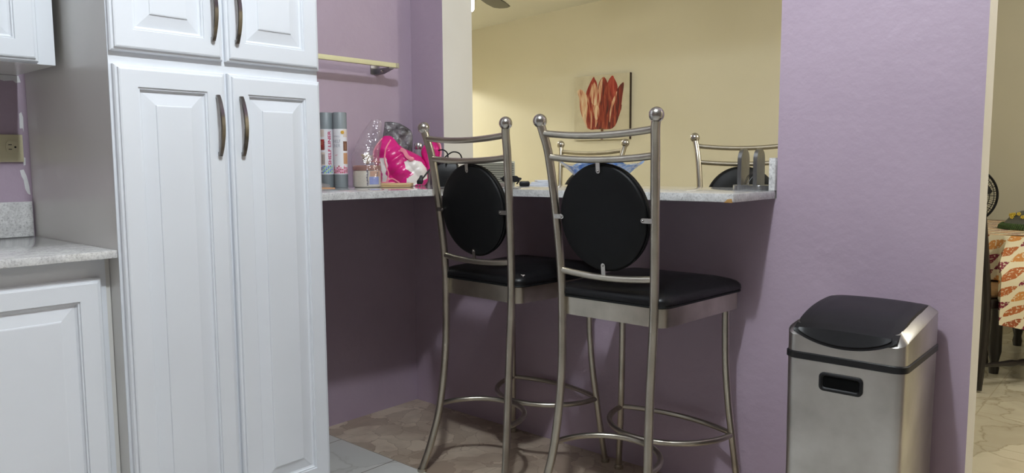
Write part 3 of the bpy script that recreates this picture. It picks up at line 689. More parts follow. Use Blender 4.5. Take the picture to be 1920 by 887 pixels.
t = roll((-2.464, 1.790, ZB), 'grey shelf liner roll with thin grey lettering and gold badge, beside the wrapped candle')
b = MB()
cyl_patch(b, R1, -1.9, 1.9, LZ0, LZ1, 0)
for (t0, t1, za, zb, mi) in ((.65, 1.4, .196, .226, 7), (.62, 1.4, .143, .18, 6), (.75, 1.1, .148, .172, 4), (.62, 1.4, .092, .135, 4)):
    cyl_patch(b, R2, t0, t1, za, zb, mi)
V = []; 
for i in range(20):
    rr_ = .0075 * (1 if i % 2 else .86); V.append((.55 + rr_ * math.cos(2 * PI * i / 20) / RL, .2145 + rr_ * math.sin(2 * PI * i / 20)))
b.faces([((RL + .0016) * math.sin(a), -(RL + .0016) * math.cos(a), z) for a, z in V] + [((RL + .0019) * math.sin(.55), -(RL + .0019) * math.cos(.55), .2145)], [(i, (i + 1) % 20, 20) for i in range(20)], 3)
random.seed(3)
for i in range(10):
    for j in range(5):
        a = -1.2 + i * .26; z = .056 + j * .0062
        if j == 4 and i % 3 != 1: continue
        if j == 3 and i % 4 == 2: continue
        cyl_patch(b, R2, a, a + .2, z, z + .005, [1, 13, 5, 13, 1][(i * 2 + j) % 5], 2)
bent_text(b, 'SMALL', R3, 2, height=.006, length=.028, a0=-.85, z0=.196)
bent_text(b, 'SHELF', R3, 2, height=.0125, length=.037, a0=-1.1, z0=.174)
bent_text(b, 'LINER', R3, 2, height=.0125, length=.036, a0=-1.1, z0=.157)
bent_text(b, '60"', R3, 1, height=.005, length=.011, a0=-.62, z0=.124)
obj('label', b, MATS, t, smooth=60)

# envelope and grey pouch lying by the pantry
def sheet(pts, th, mi=0, curl=0.0):
    b = MB(); b.prism(pts, 0, th, mi); return b
e = obj('envelope', sheet([(-.11, -.02), (.055, -.012), (.06, .0), (.03, .05), (-.11, .04)], .003), 'orange_paper', smooth=0); e.location = (-2.425, 1.660, ZB); e.rotation_euler = (0, 0, YAW)
tag(e, 'flat tan paper envelope lying on the bar worktop beside the pantry', 'envelope')
b = MB(); L = []
for z, k in ((0, .97), (.004, 1), (.009, .97), (.012, .85), (.0165, .4)):
    L.append([Vector((.045 * k * math.copysign(abs(math.cos(a)) ** .7, math.cos(a)) + .002 * math.sin(5 * a), .028 * k * math.copysign(abs(math.sin(a)) ** .7, math.sin(a)), z + .002 * math.sin(3 * a) * (z > .005))) for a in [2 * PI * i / 32 for i in range(32)]])
b.loops(L); e = obj('pouch', b, 'grey_pouch'); e.location = (-2.475, 1.695, ZB); e.rotation_euler = (0, 0, YAW); tag(e, 'small flat grey pouch lying in front of the shelf liner rolls', 'pouch')
e.location = (-2.492, 1.700, ZB)

# candle jar
cn = thing('candle_jar', 'cream candle in a glass jar with copper lid and blue label', 'candle', (-2.402, 1.868, ZB), YAW)
CR = .054
b = MB(); b.lathe([(.0001, 0), (CR - .006, 0), (CR - .001, .004), (CR, .010), (CR, .060), (CR - .003, .066), (.0001, .066)], seg=40); obj('jar', b, 'wax', cn, smooth=40)
b = MB(); b.lathe([(.0001, .0665), (CR - .001, .0665), (CR + .001, .069), (CR + .001, .083), (CR - .003, .0865), (.0001, .0865)], seg=40); obj('lid', b, 'candle_lid', cn, smooth=40)
b = MB(); cyl_patch(b, CR + .001, .35, 1.15, .012, .042, 0); obj('label', b, 'label_blue', cn, label='blue paper label')
b = MB(); 
for i in range(11):
    z = .008 + i * .0058; a = .22 + .02 * math.sin(i); cyl_patch(b, CR + .0013, a - .035 - .03 * (i % 2), a + .05, z, z + .0046, 0, 1)
for i in range(6): cyl_patch(b, CR + .0013, .95 + .03 * (i % 2), 1.05, .044 + i * .003, .046 + i * .003, 0, 1)
obj('sprig_print', b, 'sprig', cn)
b = MB(); cyl_patch(b, CR + .0008, .4, 1.3, .043, .064, 0); obj('tan_label', b, 'tan_paper', cn)
# clear cellophane bag gathered over the candle
b = MB(); L = []; n = 48; random.seed(5)
for k, (z, w_, cx_, d_) in enumerate(((.001, .058, 0, .0575), (.03, .058, 0, .058), (.075, .058, .0, .058), (.10, .056, -.002, .05), (.13, .052, .0, .036), (.17, .046, .012, .026), (.21, .038, .022, .02), (.245, .026, .034, .012), (.266, .016, .04, .005))):
    l = []
    for i in range(n):
        a = 2 * PI * i / n; f = 1 + (.09 * math.sin(5 * a + k) + .05 * math.sin(11 * a + 2 * k)) * max(0, min(1, (k - 2) / 2))
        l.append(Vector((cx_ + w_ * f * math.cos(a), d_ * f * math.sin(a), z)))
    L.append(l)
b.loops(L, cap0=False, cap1=False); e = obj('cellophane_bag', b, 'film', smooth=60); e.location = (-2.402, 1.868, ZB); e.rotation_euler = (0, 0, YAW); tag(e, 'clear crinkled cellophane bag wrapped around the candle jar', 'plastic bag')
# dried flower on the candle
fl = thing('dried_flower', 'small beige dried flower head resting on the candle lid', 'flower', (-2.395, 1.874, ZB + .087), YAW)
b = MB(); random.seed(11); b.sphere((0, 0, .018), .013, sc=(1, 1, 1.2))
for i in range(26):
    a = random.uniform(0, 2 * PI); el = random.uniform(.1, 1.4); d = Vector((math.cos(a) * math.cos(el), math.sin(a) * math.cos(el), math.sin(el)))
    p0 = Vector((0, 0, .018)) + d * .010; p1 = p0 + d * random.uniform(.008, .016)
    b.tube([p0, p1], .003, 6, scales=[1, .25])
obj('head', b, 'dried', fl)
b = MB(); b.tube(catmull([(.008, 0, .012), (.03, .005, .012), (.042, .004, .008)], 4), .0028, 8); obj('stem', b, 'print_red', fl)
fl.location = (-2.402, 1.868, ZB + .0867); fl.scale = (1.25,) * 3

# bamboo board
bd = thing('bamboo_board', 'small pale bamboo board lying in front of the pink bag', 'board', (-2.335, 1.945, ZB), YAW)
b = MB(); b.box((-.071, -.005, 0), (.071, .075, .0145), 0, .003); obj('board', b, 'bamboo', bd)
b = MB(); b.box((-.0705, -.0056, .0066), (.0705, -.004, .0076)); obj('groove', b, 'stem', bd, smooth=0)

# soft bags
def soft_bag(stations, nloop=96, folds=None, sub=6):
    """stations: (z, xl, xr, depth half, y centre) -> lofted bag mesh with creases"""
    b = MB(); L = []
    S_ = [Vector((s[0], s[1], s[2])) for s in stations]; D_ = [Vector((s[3], s[4], 0)) for s in stations]
    A = catmull(S_, sub); B = catmull(D_, sub)
    for k, (p, q) in enumerate(zip(A, B)):
        l = []
        cx = (p.y + p.z) / 2; hx_ = max((p.z - p.y) / 2, .004)
        for i in range(nloop):
            a = 2 * PI * i / nloop; ca, sa = math.cos(a), math.sin(a)
            x = cx + hx_ * math.copysign(abs(ca) ** .8, ca); y = q.y + max(q.x, .003) * math.copysign(abs(sa) ** .8, sa)
            if folds and 0 < k < len(A) - 1: y += folds(x, p.x, sa) * min(1, q.x / .03)
            l.append(Vector((x, y, max(p.x, 0.0003))))
        L.append(l)
    b.loops(L); return b
def pinky(x, z, sa):
    t = x * 30 + z * 22; u = x * 26 - z * 34
    return (-.010 * (abs(math.sin(t)) - .5) - .006 * (abs(math.sin(1.7 * u + 1)) - .5)) * max(0, -sa) + .003 * math.sin(70 * z)
pk = thing('pink_bag', 'glossy magenta pink vinyl bag with pale pink piping, slumped behind the bamboo board', 'bag', (-2.468, 2.100, ZB), YAW)
b = soft_bag([(0, -.095, .10, .05, 0), (.02, -.102, .112, .056, 0), (.06, -.104, .112, .058, 0), (.095, -.112, .104, .056, 0), (.12, -.118, .086, .05, 0), (.142, -.117, .048, .042, 0), (.156, -.112, .016, .036, 0), (.172, -.104, -.006, .028, .002), (.19, -.09, -.022, .018, .005), (.205, -.075, -.036, .008, .008), (.21, -.07, -.045, .004, .008)], nloop=220, sub=12, folds=pinky)
P1 = [(-.085, .115), (-.055, .118), (-.045, .085), (-.058, .05), (-.04, .03), (-.052, .008), (-.075, .012), (-.07, .05), (-.085, .08)]
P2 = [(.022, .10), (.045, .112), (.09, .10), (.112, .07), (.112, .03), (.06, .0), (.03, .006), (.032, .03), (.06, .05), (.03, .07)]
def inside(p, poly):
    c = False; n = len(poly)
    for i in range(n):
        x1, y1 = poly[i]; x2, y2 = poly[i - 1]
        if (y1 > p[1]) != (y2 > p[1]) and p[0] < (x2 - x1) * (p[1] - y1) / (y2 - y1) + x1: c = not c
    return c
for f in b.bm.faces:
    c = f.calc_center_median()
    if c.y < 0.004 and (inside((c.x, c.z), P1) or inside((c.x, c.z), P2)): f.material_index = 1
bvh = BVHTree.FromBMesh(b.bm)
def drape(pts, off=.002, n=8):
    out = []
    for p in catmull([(x, 0, z) for x, z in pts], n):
        h = bvh.ray_cast(Vector((p.x, -1, p.z)), Vector((0, 1, 0)))
        if h[0] is not None: out.append(h[0] + Vector((0, -off, 0)))
    return out
lines = [drape([(-.040, .192), (-.056, .15), (-.060, .11), (-.052, .075), (-.045, .05), (-.055, .012)]), drape([(-.10, .015), (-.06, .014), (-.02, .013)]), drape([(-.078, .198), (-.108, .15), (-.112, .105)]), drape([(-.052, .02), (-.03, .03), (.0, .012)])]
strap = drape([(.004, .152), (.02, .145), (.035, .122), (.052, .112)], .004)
obj('body', b, ['pink', 'bag_white'], pk, smooth=70)
for l in lines:
    b = MB(); b.tube(l, .003, 8); obj('piping', b, 'piping_pink', pk)
b = MB(); b.strip(strap, .016, .003, (0, -1, 0)); b.sphere(strap[-1] + Vector((-.002, -.004, 0)), .011, sc=(1.2, .6, .8)); obj('handle', b, 'piping_pink', pk)
b = soft_bag([(.06, .105, .140, .03, .02), (.09, .10, .163, .035, .02), (.13, .085, .168, .034, .02), (.16, .09, .165, .028, .02), (.185, .115, .15, .016, .02), (.19, .125, .142, .005, .02)], folds=pinky, nloop=64)
obj('flap', b, 'pink', pk, smooth=70)
b = MB(); b.tube(catmull([(.148, .0, .19), (.166, .0, .172), (.170, -.004, .14), (.166, -.006, .11)], 5), .004, 8); obj('piping', b, 'piping_pink', pk)

# smoky grey crumpled plastic bag behind
def greyf(x, z, sa): return (-.014 * (abs(math.sin(34 * x - 24 * z + .6)) - .5) - .009 * (abs(math.sin(50 * x + 44 * z)) - .5)) * max(0, -sa)
b = soft_bag([(0, -.07, .05, .03, 0), (.04, -.074, .055, .032, 0), (.10, -.076, .058, .034, 0), (.15, -.076, .06, .032, 0), (.19, -.072, .062, .028, 0), (.225, -.066, .06, .022, 0), (.245, -.062, .045, .014, 0), (.268, -.060, .005, .006, 0), (.275, -.058, -.030, .003, 0)], folds=greyf, nloop=120, sub=10)
e = obj('plastic_bag', b, 'grey_bag', smooth=50); e.location = (-2.566, 2.172, ZB); e.rotation_euler = (0, 0, YAW); tag(e, 'smoky grey crumpled plastic bag standing behind the pink bag', 'plastic bag')
# three small spice jars with silver lids lying on top behind the pink bag
for i, (dx, sz, lb) in enumerate(((.092, .019, 'small jar with domed silver lid, nearest the grey plastic bag'), (.129, .013, 'smallest silver-lidded jar, the middle of the three behind the pink bag'), (.163, .017, 'small silver-lidded jar behind the first bar stool post'))):
    px, py = -2.566 + RR.x * dx + .03 - .014 * (i == 2), 2.172 + RR.y * dx - .034 + .018 * (i == 2)
    j = thing('spice_jar', lb, 'jar', (px, py, ZB), YAW, 'silver-lidded jars behind the pink bag')
    hh = .155
    b = MB(); b.lathe([(.0001, 0), (sz * .95, 0), (sz, .006), (sz, hh - .01), (sz * .8, hh), (.0001, hh)], seg=20); obj('jar', b, 'jar_glass', j)
    b = MB(); b.lathe([(.0001, hh + .0003), (sz * .98, hh + .0003), (sz, hh + .003), (sz, hh + .018), (sz * .8, hh + .026), (sz * .3, hh + .03), (.0001, hh + .0305)], seg=20); obj('lid', b, 'silver_lid', j)

# black adapter box with cord and plug
ad = thing('adapter_box', 'black tapered power adapter box behind the stool post', 'adapter', (-2.205, 2.115, ZB), YAW)
b = MB(); b.loops([[Vector((x, y, z)) for x, y in rrect(h_, h_, -d_, d_, .008, 4)] for z, h_, d_ in ((0, .050, .03), (.003, .052, .032), (.085, .047, .028), (.092, .043, .024))]); obj('housing', b, 'black', ad, smooth=40)
b = MB(); b.box((-.04, -.029, .0925), (.058, .024, .0985), 0, .002); obj('cap', b, 'black', ad)
b = MB()
b.tube(catmull([(-.046, -.033, .082), (-.066, -.040, .066), (-.085, -.046, .042), (-.097, -.05, .028)], 6), .0034, 8)
b.tube(catmull([(-.046, -.033, .082), (-.02, -.036, .102), (.01, -.03, .128), (.03, -.02, .138), (.052, -.015, .132), (.062, -.01, .112), (.055, -.005, .096)], 6), .0028, 8)
b.tube(catmull([(.0, -.034, .085), (.008, -.034, .115), (.005, -.03, .134), (-.01, -.03, .146), (-.03, -.025, .144)], 6), .0028, 8)
cord = obj('cord', b, 'black', ad)
b = MB(); b.loops([[Vector((-.100 + x + t_, -.052 + y, z)) for x, y in rrect(h_, h_, -h_ * .7, h_ * .7, h_ * .4, 3)] for z, h_, t_ in ((.011, .0105, -.003), (.022, .013, -.002), (.03, .010, 0), (.036, .007, .002), (.046, .005, .004))]); obj('plug', b, 'black', ad)
b = MB()
for dx in (-.006, .006): b.box((-.103 + dx - .001, -.055, .0), (-.103 + dx + .001, -.05, .0115))
obj('prongs', b, 'silver_lid', ad, smooth=0)

# small silver louvred radio box
rd = thing('louvred_box', 'silver box with dark horizontal louvres, behind the stool nearer the pantry', 'appliance', (-2.215, 2.385, ZB), YAW)
b = MB(); b.box((-.105, -.03, 0), (.105, .03, .1), 0, .004); obj('case', b, 'slat_grey', rd)
b = MB(); b.box((-.1, -.0318, .008), (.1, -.030, .092)); obj('grille_back', b, 'dark_grey', rd, smooth=0)
b = MB()
for i in range(11): b.box((-.1, -.0345, .010 + i * .0075), (.1, -.0312, .0142 + i * .0075))
obj('louvres', b, 'slat_grey', rd, smooth=0)

# taupe box, black glasses case and white cards
b = MB(); b.box((-.02, -.02, 0), (.02, .02, .014), 0, .002); e = obj('small_box', b, 'taupe'); e.location = (-2.002, 2.235, ZB); e.rotation_euler = (0, 0, YAW); tag(e, 'small flat taupe box under the black sunglasses', 'box')
sg = thing('sunglasses', 'black sunglasses lying beside the white envelopes', 'sunglasses', (-1.998, 2.262, ZB + .0145), YAW)
for s in (-1, 1):
    b = MB(); b.lathe([(.0001, -.0025), (.014, -.002), (.0165, 0), (.014, .002), (.0001, .0025)], (0, 0, 0), 20, 0, Matrix.Translation((s * .018 + .004, -.012, .013)) @ Matrix.Rotation(PI / 2, 4, 'X') @ Matrix.Diagonal((1.05, .8, 1, 1))); obj('lens', b, 'black', sg)
    b = MB(); b.tube(catmull([(s * .034 + .004, -.012, .016), (s * .04 + .006, .01, .014), (s * .03 + .01, .04, .006), (s * .02 + .01, .055, -.008)], 5), .0032, 8); obj('temple', b, 'black', sg)
b = MB(); b.tube([(-.002, -.012, .017), (.01, -.012, .017)], .0025, 8); obj('bridge', b, 'black', sg)
sg.location.z = ZB + .016
mt = MB(); mt.box((-.03, -.022, 0), (.012, .022, .02), 0, .006); e = obj('key_fob', mt, 'black'); e.location = (-1.944, 2.305, ZB); e.rotation_euler = (0, 0, YAW); tag(e, 'black key fob lying against the white envelopes', 'key fob')
for i, (dx, dz, ln, rot) in enumerate(((0, 0, .088, .0), (.004, .0075, .078, -.12), (.012, .015, .066, .1))):
    b = MB(); b.box((-ln / 2, -.045, 0), (ln / 2, .045, .007), 0, .001); e = obj('white_envelope', b, 'white_paper'); e.location = (-1.966 + dx, 2.416 + dx, ZB + dz); e.rotation_euler = (0, 0, YAW + rot)
    tag(e, ('white envelope at the bottom of the small stack on the bar', 'white envelope in the middle of the small stack on the bar', 'white envelope on top of the small stack on the bar')[i], 'envelope', 'white envelopes on the bar')

# blue glass bowl with a wavy flared rim
def wav(v, a):
    r = math.hypot(v.x, v.y); k = max(0, (r - .075) / .08)
    return Vector((v.x * (1 + .05 * k * math.sin(4 * a)), v.y * (1 + .05 * k * math.sin(4 * a)), v.z + .014 * k * math.sin(4 * a + .6) + .004 * k * math.sin(9 * a)))
b = MB(); b.lathe([(.0001, .0), (.05, .0), (.056, .004), (.072, .026), (.096, .05), (.118, .076), (.139, .098), (.150, .107), (.1515, .1085), (.149, .1095), (.135, .1), (.113, .079), (.091, .053), (.066, .03), (.05, .010), (.0001, .008)], seg=72, wave=wav)
e = obj('glass_bowl', b, 'blue_glass', smooth=70); e.location = (-1.668, 2.424, ZB); e.scale = (1.09, 1.09, 0.84); e.rotation_euler = (0, 0, .5); tag(e, 'wide blue swirled glass bowl with flared rim on the bar worktop', 'bowl')

# steel napkin holder
nh = thing('napkin_holder', 'brushed steel napkin holder with two rounded plates at the end of the bar', 'napkin holder', (-1.034, 2.375, ZB), math.radians(2))
b = MB(); b.prism(rrect(.062, .062, -.043, .043, .034, 8), 0, .0165); 
bmesh.ops.bevel(b.bm, geom=[e_ for e_ in b.bm.edges if abs(e_.verts[0].co.z - e_.verts[1].co.z) < 1e-6], offset=.001, segments=1, affect='EDGES'); obj('base', b, 'holder', nh, smooth=30)
for x0 in (-.034, .018):
    pl = [(-.034, .0165), (.034, .0165)] + [(.034 * math.cos(PI * i / 18), .0985 + .036 * math.sin(PI * i / 18)) for i in range(19)]
    b = MB(); b.prism(pl, x0 - .0065, x0 + .0065, 0, Matrix(((0, 0, 1, 0), (1, 0, 0, 0), (0, 1, 0, 0), (0, 0, 0, 1)))); obj('plate', b, 'holder', nh, smooth=30)
b = MB()
for y in (-.02, -.008, .006): b.tube([(-.024, y, .018), (-.012, y, .035 + .01 * (y < 0)), (.010, y, .062)], .0012, 6)
obj('spring_wires', b, 'silver_lid', nh)

# ------------------------------------------------------------------ painting
pt = thing('tulip_canvas', 'square canvas of a red and cream tulip on the yellow wall', 'painting', (-4.055, YF - .031, 1.3235), 0)
W_, H_ = .576, .555
b = MB(); b.box((0, 0, 0), (W_, .031, H_), 1)
for f in b.bm.faces:
    f.normal_update()
    if f.normal.y < -.9: f.material_index = 0
obj('canvas', b, ['tulip_canvas', 'canvas_edge'], pt, smooth=0)
b = MB()
def cp(x, y):
    u = (x - 300) / 394; top = 99 - 33 * u; bot = 551 - 6 * u
    return (u * W_, (bot - y) / (bot - top) * H_)
layers = [([(352, 300), (372, 390), (410, 468), (470, 472), (580, 465), (622, 380), (634, 280), (500, 240)], 'petal_dark'),
 ([(388, 215), (405, 165), (440, 98), (452, 112), (466, 140), (470, 200), (430, 260), (400, 250)], 'petal_red'),
 ([(540, 165), (550, 120), (575, 88), (590, 110), (612, 165), (602, 230), (580, 285), (560, 240)], 'petal_red'),
 ([(322, 205), (332, 188), (352, 184), (385, 215), (402, 255), (398, 330), (380, 380), (408, 466), (398, 462), (365, 395), (345, 330), (338, 250)], 'petal_cream'),
 ([(655, 143), (646, 235), (634, 330), (612, 410), (582, 462), (550, 467), (553, 400), (560, 320), (578, 275), (606, 195), (632, 152)], 'petal_dark'),
 ([(607, 200), (600, 250), (575, 330), (560, 420), (553, 400), (558, 320), (572, 280)], 'petal_cream'),
 ([(470, 262), (478, 150), (508, 100), (530, 112), (560, 190), (574, 260), (560, 350), (556, 440), (545, 467), (458, 467), (478, 400), (488, 340)], 'petal_dark'),
 ([(474, 240), (484, 150), (506, 108), (500, 200), (486, 290)], 'petal_cream'),
 ([(384, 362), (402, 255), (418, 165), (448, 132), (474, 180), (486, 260), (490, 350), (470, 430), (450, 466), (412, 468), (392, 425)], 'petal_mix'),
 ([(418, 215), (430, 165), (448, 140), (464, 170), (468, 250), (452, 300), (424, 270)], 'petal_cream'),
 ([(450, 330), (470, 300), (486, 330), (484, 375), (466, 405), (450, 380)], 'petal_cream'),
 ([(497, 465), (515, 465), (513, 546), (497, 547)], 'stem')]
pm = ['petal_dark', 'petal_red', 'petal_cream', 'petal_mix', 'stem']
for k, (pl, mm) in enumerate(layers):
    if len(pl) > 4: pts = [(p.x, p.y) for p in catmull([(x, y, 0) for x, y in pl], 4, True)]
    else: pts = pl
    V = [cp(x, y) for x, y in pts]; yy = -.0004 - .00012 * k
    f = b.bm.faces.new([b.bm.verts.new((x, yy, z)) for x, z in V]); f.material_index = pm.index(mm)
bmesh.ops.triangulate(b.bm, faces=b.bm.faces)
obj('tulip_print', b, pm, pt, smooth=0)

# ------------------------------------------------------------------ ceiling fan (living room)
HX, HY = -3.385, 3.475
fan = thing('ceiling_fan', 'dark bladed ceiling fan with a lit bulb in the room beyond the bar', 'ceiling fan', (HX, HY, 0), math.atan2(.61, -.27))
zt = zc(HX)
b = MB(); b.tube([(0, 0, zt - .01), (0, 0, 2.36)], .012, 12); b.lathe([(.0001, zt - .05), (.05, zt - .045), (.06, zt - .012), (.0001, zt - .010)], seg=24); obj('downrod', b, 'black', fan)
b = MB(); b.lathe([(.0001, 2.205), (.06, 2.205), (.09, 2.23), (.095, 2.32), (.07, 2.35), (.02, 2.37), (.0001, 2.37)], seg=28); obj('motor', b, 'black', fan)
for k in range(4):
    a = k * PI / 2; mx = Matrix.Rotation(a, 4, 'Z')
    pl = [(.10, -.03), (.2, -.055), (.5, -.068), (.63, -.06), (.665, -.03), (.67, .0), (.665, .03), (.63, .06), (.5, .068), (.2, .055), (.10, .03)]
    b = MB(); b.prism(pl, 2.220, 2.227, 0, mx @ Matrix.Translation((0, 0, 0)) @ Matrix.Rotation(.0, 4, 'X')); obj('blade', b, 'dark_wood', fan, smooth=0)
b = MB(); b.lathe([(.0001, 2.17), (.022, 2.17), (.028, 2.18), (.03, 2.2045), (.0001, 2.2045)], seg=20); obj('lamp_holder', b, 'black', fan)
b = MB(); b.lathe([(.0001, 2.072), (.012, 2.074), (.02, 2.084), (.022, 2.1), (.022, 2.15), (.018, 2.169), (.0001, 2.1695)], seg=20); obj('bulb', b, 'bulb', fan, smooth=50)

# ------------------------------------------------------------------ dining corner seen past the pier
TB = .745
tx0, tx1, ty0, ty1 = -.92, .75, 4.47, 5.62
tb = thing('dining_table', 'dark wood dining table under the leaf-print cloth', 'table', (0, 0, 0))
b = MB(); b.box((tx0, ty0, TB - .03), (tx1, ty1, TB), 0, .004); obj('tabletop', b, 'dark_wood', tb)
for x in (-.66, .6):
    for y in (4.62, 5.42):
        b = MB(); b.lathe([(.0001, 0), (.022, 0), (.026, .03), (.02, .06), (.032, .12), (.03, .3), (.038, .5), (.028, .56), (.04, .6), (.04, TB - .031), (.0001, TB - .031)], (x, y, 0), 16); obj('leg', b, 'dark_wood', tb)
# cloth
b = MB(); uvl = b.bm.loops.layers.uv.new('UVMap')
def cloth_grid(nu, nv, fn, uvf):
    vs_ = [[b.bm.verts.new(fn(i / nu, j / nv)) for i in range(nu + 1)] for j in range(nv + 1)]
    for j in range(nv):
        for i in range(nu):
            f = b.bm.faces.new((vs_[j][i], vs_[j][i + 1], vs_[j + 1][i + 1], vs_[j + 1][i]))
            for lp, (a, c) in zip(f.loops, ((i, j), (i + 1, j), (i + 1, j + 1), (i, j + 1))): lp[uvl].uv = uvf(a / nu, c / nv)
cx0, cx1, cy0, cy1 = tx0 - .006, tx1 + .006, ty0 - .006, ty1 + .006
LX = cx1 - cx0; LY = cy1 - cy0
cloth_grid(20, 14, lambda u, v: (cx0 + LX * u, cy0 + LY * v, TB + .003), lambda u, v: (LX * u, LY * v))
def hem(x):
    if x < -.618: return .517
    if x < -.590: return .517 - (x + .618) / .028 * .182
    return .335 + max(-.06, -(x + .59) * .35)
def bulge(x, v):
    if x < -.63 or x > -.36: return 0
    k = max(0, cy0 - (4.2 + .8 * (x + .65) / .6) + .075) * min(1, (x + .63) / .03) * min(1, (-.36 - x) / .04)
    return k * min(1, v / .4)
cloth_grid(90, 12, lambda u, v: (cx0 + LX * u, cy0 - v * (.012 + .014 * math.sin(22 * u)) - bulge(cx0 + LX * u, v), TB + .003 - v * (TB - hem(cx0 + LX * u))), lambda u, v: (LX * u, -v * (TB - hem(cx0 + LX * u))))
cloth_grid(40, 8, lambda u, v: (cx0 + LX * u, cy1 + v * (.012 + .012 * math.sin(20 * u)), TB + .003 - v * .35), lambda u, v: (LX * u, LY + v * .35))
for sx_, xx in ((-1, cx0), (1, cx1)):
    cloth_grid(30, 8, lambda u, v: (xx + sx_ * v * (.012 + .012 * math.sin(20 * u)), cy0 + LY * u, TB + .003 - v * .3), lambda u, v: ((0 if sx_ < 0 else LX) + sx_ * v * .3, LY * u))
bmesh.ops.remove_doubles(b.bm, verts=b.bm.verts, dist=.0008)
tag(obj('tablecloth', b, 'leaf_cloth', smooth=60), 'cream tablecloth printed with maroon, orange and olive leaves', 'tablecloth')
# dining chair pushed under the table, facing (0.6, 0.8)
ch = thing('dining_chair', 'dark turned-leg wooden dining chair with tan cushion tucked under the leaf-print table', 'chair', (-.65, 4.2, 0), math.atan2(.8, .6) - PI / 2)
CWD, CD = .42, .42      # rear right post at local origin, chair extends to local -x and +y
for x in (0, -CWD):
    b = MB(); b.tube(catmull([(x, -.02, .01), (x, 0, .22), (x, .005, .45), (x, -.03, .75), (x, -.07, 1.0)], 6), .021, 10, scales=None); obj('leg', b, 'dark_wood', ch)
for x in (-.01, -CWD + .01):
    b = MB(); b.lathe([(.0001, 0), (.014, 0), (.018, .02), (.014, .05), (.02, .09), (.017, .15), (.022, .2), (.017, .26), (.022, .32), (.022, .415), (.0001, .415)], (x, CD, 0), 14); obj('leg', b, 'dark_wood', ch)
def turned(p0, p1):
    P = [Vector(p0).lerp(Vector(p1), i / 12) for i in range(13)]
    b = MB(); b.tube(P, .012, 10, scales=[.7, .8, .9, 1.0, 1.2, 1.5, 1.0, 1.5, 1.2, 1.0, .9, .8, .7]); return b
obj('stretcher', turned((0, 0, .13), (-.01, CD, .13)), 'dark_wood', ch); obj('stretcher', turned((-CWD, 0, .13), (-CWD + .01, CD, .13)), 'dark_wood', ch); obj('stretcher', turned((-.01, CD, .26), (-CWD + .01, CD, .26)), 'dark_wood', ch)
b = MB(); b.box((-CWD - .01, -.005, .41), (.015, CD + .03, .455), 0, .006); obj('seat', b, 'dark_wood', ch)
b = MB(); L = []
for ins, z in ((.01, .456), (0, .465), (-.002, .48), (.006, .495), (.03, .504), (.09, .508)): L.append([Vector((x - CWD / 2, y, z)) for x, y in rrect(CWD / 2 - .01 - ins, CWD / 2 - .005 - ins, .022 + ins, CD + .02 - ins, .04)])
b.loops(L); obj('cushion', b, 'cushion', ch, smooth=60)
b = MB()
for z in (.62, .78, .94): b.tube(catmull([(0, -.012 - (z - .6) * .16, z), (-CWD / 2, -.035 - (z - .6) * .16, z + .015), (-CWD, -.012 - (z - .6) * .16, z)], 8), .013, 10)
obj('backrest', b, 'dark_wood', ch)
# green-fringed cover on the table
dm = thing('food_cover', 'dark domed cover with green fringe and yellow flowers on the dining table', 'cover', (-.575, 4.965, TB + .0042), 0)
b = MB(); b.lathe([(.0001, .0), (.128, .0), (.132, .012), (.122, .035), (.10, .062), (.075, .084), (.045, .098), (.0001, .104)], seg=36); obj('dome', b, 'dome', dm, smooth=60)
b = MB(); random.seed(9)
for i in range(90):
    a = 2 * PI * i / 90; r0 = .132; p0 = Vector((r0 * math.cos(a), r0 * math.sin(a), .03)); p1 = Vector(((r0 + .014) * math.cos(a + .03), (r0 + .014) * math.sin(a + .03), .018)); p2 = Vector(((r0 + .018) * math.cos(a), (r0 + .018) * math.sin(a), .001))
    b.tube([p0, p1, p2], .005, 5)
obj('fringe', b, 'fringe', dm, kind='stuff')
b = MB()
for i in range(14):
    a = -PI / 2 + random.uniform(-1.1, 1.1); r0 = random.uniform(.085, .115); z = .104 * math.sqrt(max(0, 1 - (r0 / .138) ** 2)) + .004
    for q in range(5): b.sphere((r0 * math.cos(a) + .006 * math.cos(q * 1.257), r0 * math.sin(a) + .004 * math.sin(q * 1.257), z + .006 * math.sin(q * 1.257)), .0045, u=8, v=6)
obj('flowers', b, 'flower_yellow', dm)
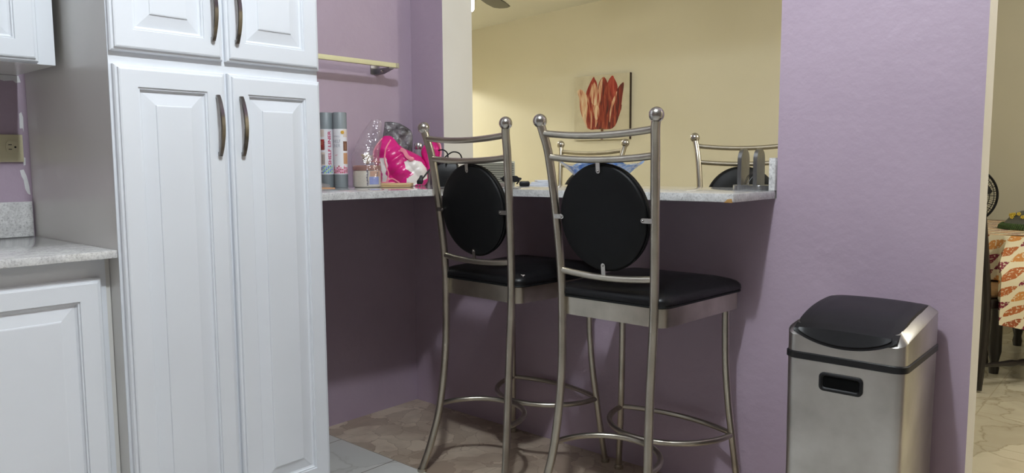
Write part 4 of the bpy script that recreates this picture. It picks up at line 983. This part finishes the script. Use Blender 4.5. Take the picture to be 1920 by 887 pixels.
# pedestal fan behind the table
pf = thing('pedestal_fan', 'black pedestal fan with wire grille behind the dining table', 'fan', (-1.085, 5.95, 0), math.radians(22))
b = MB(); b.lathe([(.0001, 0), (.17, 0), (.175, .012), (.15, .03), (.04, .045), (.03, .07), (.0001, .07)], seg=32); obj('base', b, 'black', pf)
b = MB(); b.tube([(0, .04, .05), (0, .04, .84)], .014, 12); obj('pole', b, 'black', pf)
ZF = .887
b = MB(); b.lathe([(.0001, -.02), (.05, -.02), (.06, .0), (.055, .06), (.03, .1), (.0001, .105)], (0, 0, ZF), 24, 0, Matrix.Rotation(-PI / 2, 4, 'X')); obj('motor', b, 'black', pf)
def ringpts(r, y, n=64): return [(r * math.cos(2 * PI * i / n), y, ZF + r * math.sin(2 * PI * i / n)) for i in range(n)]
b = MB()
b.tube(ringpts(.192, -.05), .008, 8, closed=True)
for r, y in ((.165, -.082), (.135, -.095), (.05, -.105)): b.tube(ringpts(r, y), .0026, 6, closed=True)
for i in range(72):
    a = 2 * PI * i / 72; c_, s_ = math.cos(a), math.sin(a)
    b.tube([(.05 * c_, -.105, ZF + .05 * s_), (.135 * c_, -.095, ZF + .135 * s_), (.165 * c_, -.082, ZF + .165 * s_), (.192 * c_, -.05, ZF + .192 * s_)], .0016, 5)
obj('grille', b, 'black', pf)
b = MB()
for i in range(36):
    a = 2 * PI * i / 36; c_, s_ = math.cos(a), math.sin(a)
    b.tube([(.05 * c_, .02, ZF + .05 * s_), (.15 * c_, .01, ZF + .15 * s_), (.192 * c_, -.045, ZF + .192 * s_)], .0016, 5)
obj('rear_grille', b, 'black', pf)
b = MB(); b.lathe([(.0001, -.112), (.035, -.11), (.05, -.1), (.05, -.09), (.0001, -.088)], (0, 0, ZF), 24, 0, Matrix.Rotation(-PI / 2, 4, 'X') ); obj('hub_badge', b, 'black', pf)
for k in range(3):
    a = k * 2 * PI / 3 + .5; V = []
    for (r, w_) in ((.03, .5), (.09, .45), (.15, .4), (.16, .3)):
        for s in (-1, 1): V.append((r * math.cos(a + s * w_), -.05 + s * .018, ZF + r * math.sin(a + s * w_)))
    V2 = [(x, y + .002, z) for x, y, z in V]; F = []
    for i in range(3):
        F += [(2 * i, 2 * i + 1, 2 * i + 3, 2 * i + 2), (8 + 2 * i, 8 + 2 * i + 2, 8 + 2 * i + 3, 8 + 2 * i + 1), (2 * i, 2 * i + 2, 8 + 2 * i + 2, 8 + 2 * i), (2 * i + 1, 8 + 2 * i + 1, 8 + 2 * i + 3, 2 * i + 3)]
    F += [(0, 8, 9, 1), (6, 7, 15, 14)]
    b = MB(); b.faces(V + V2, F); obj('blade', b, 'black', pf)
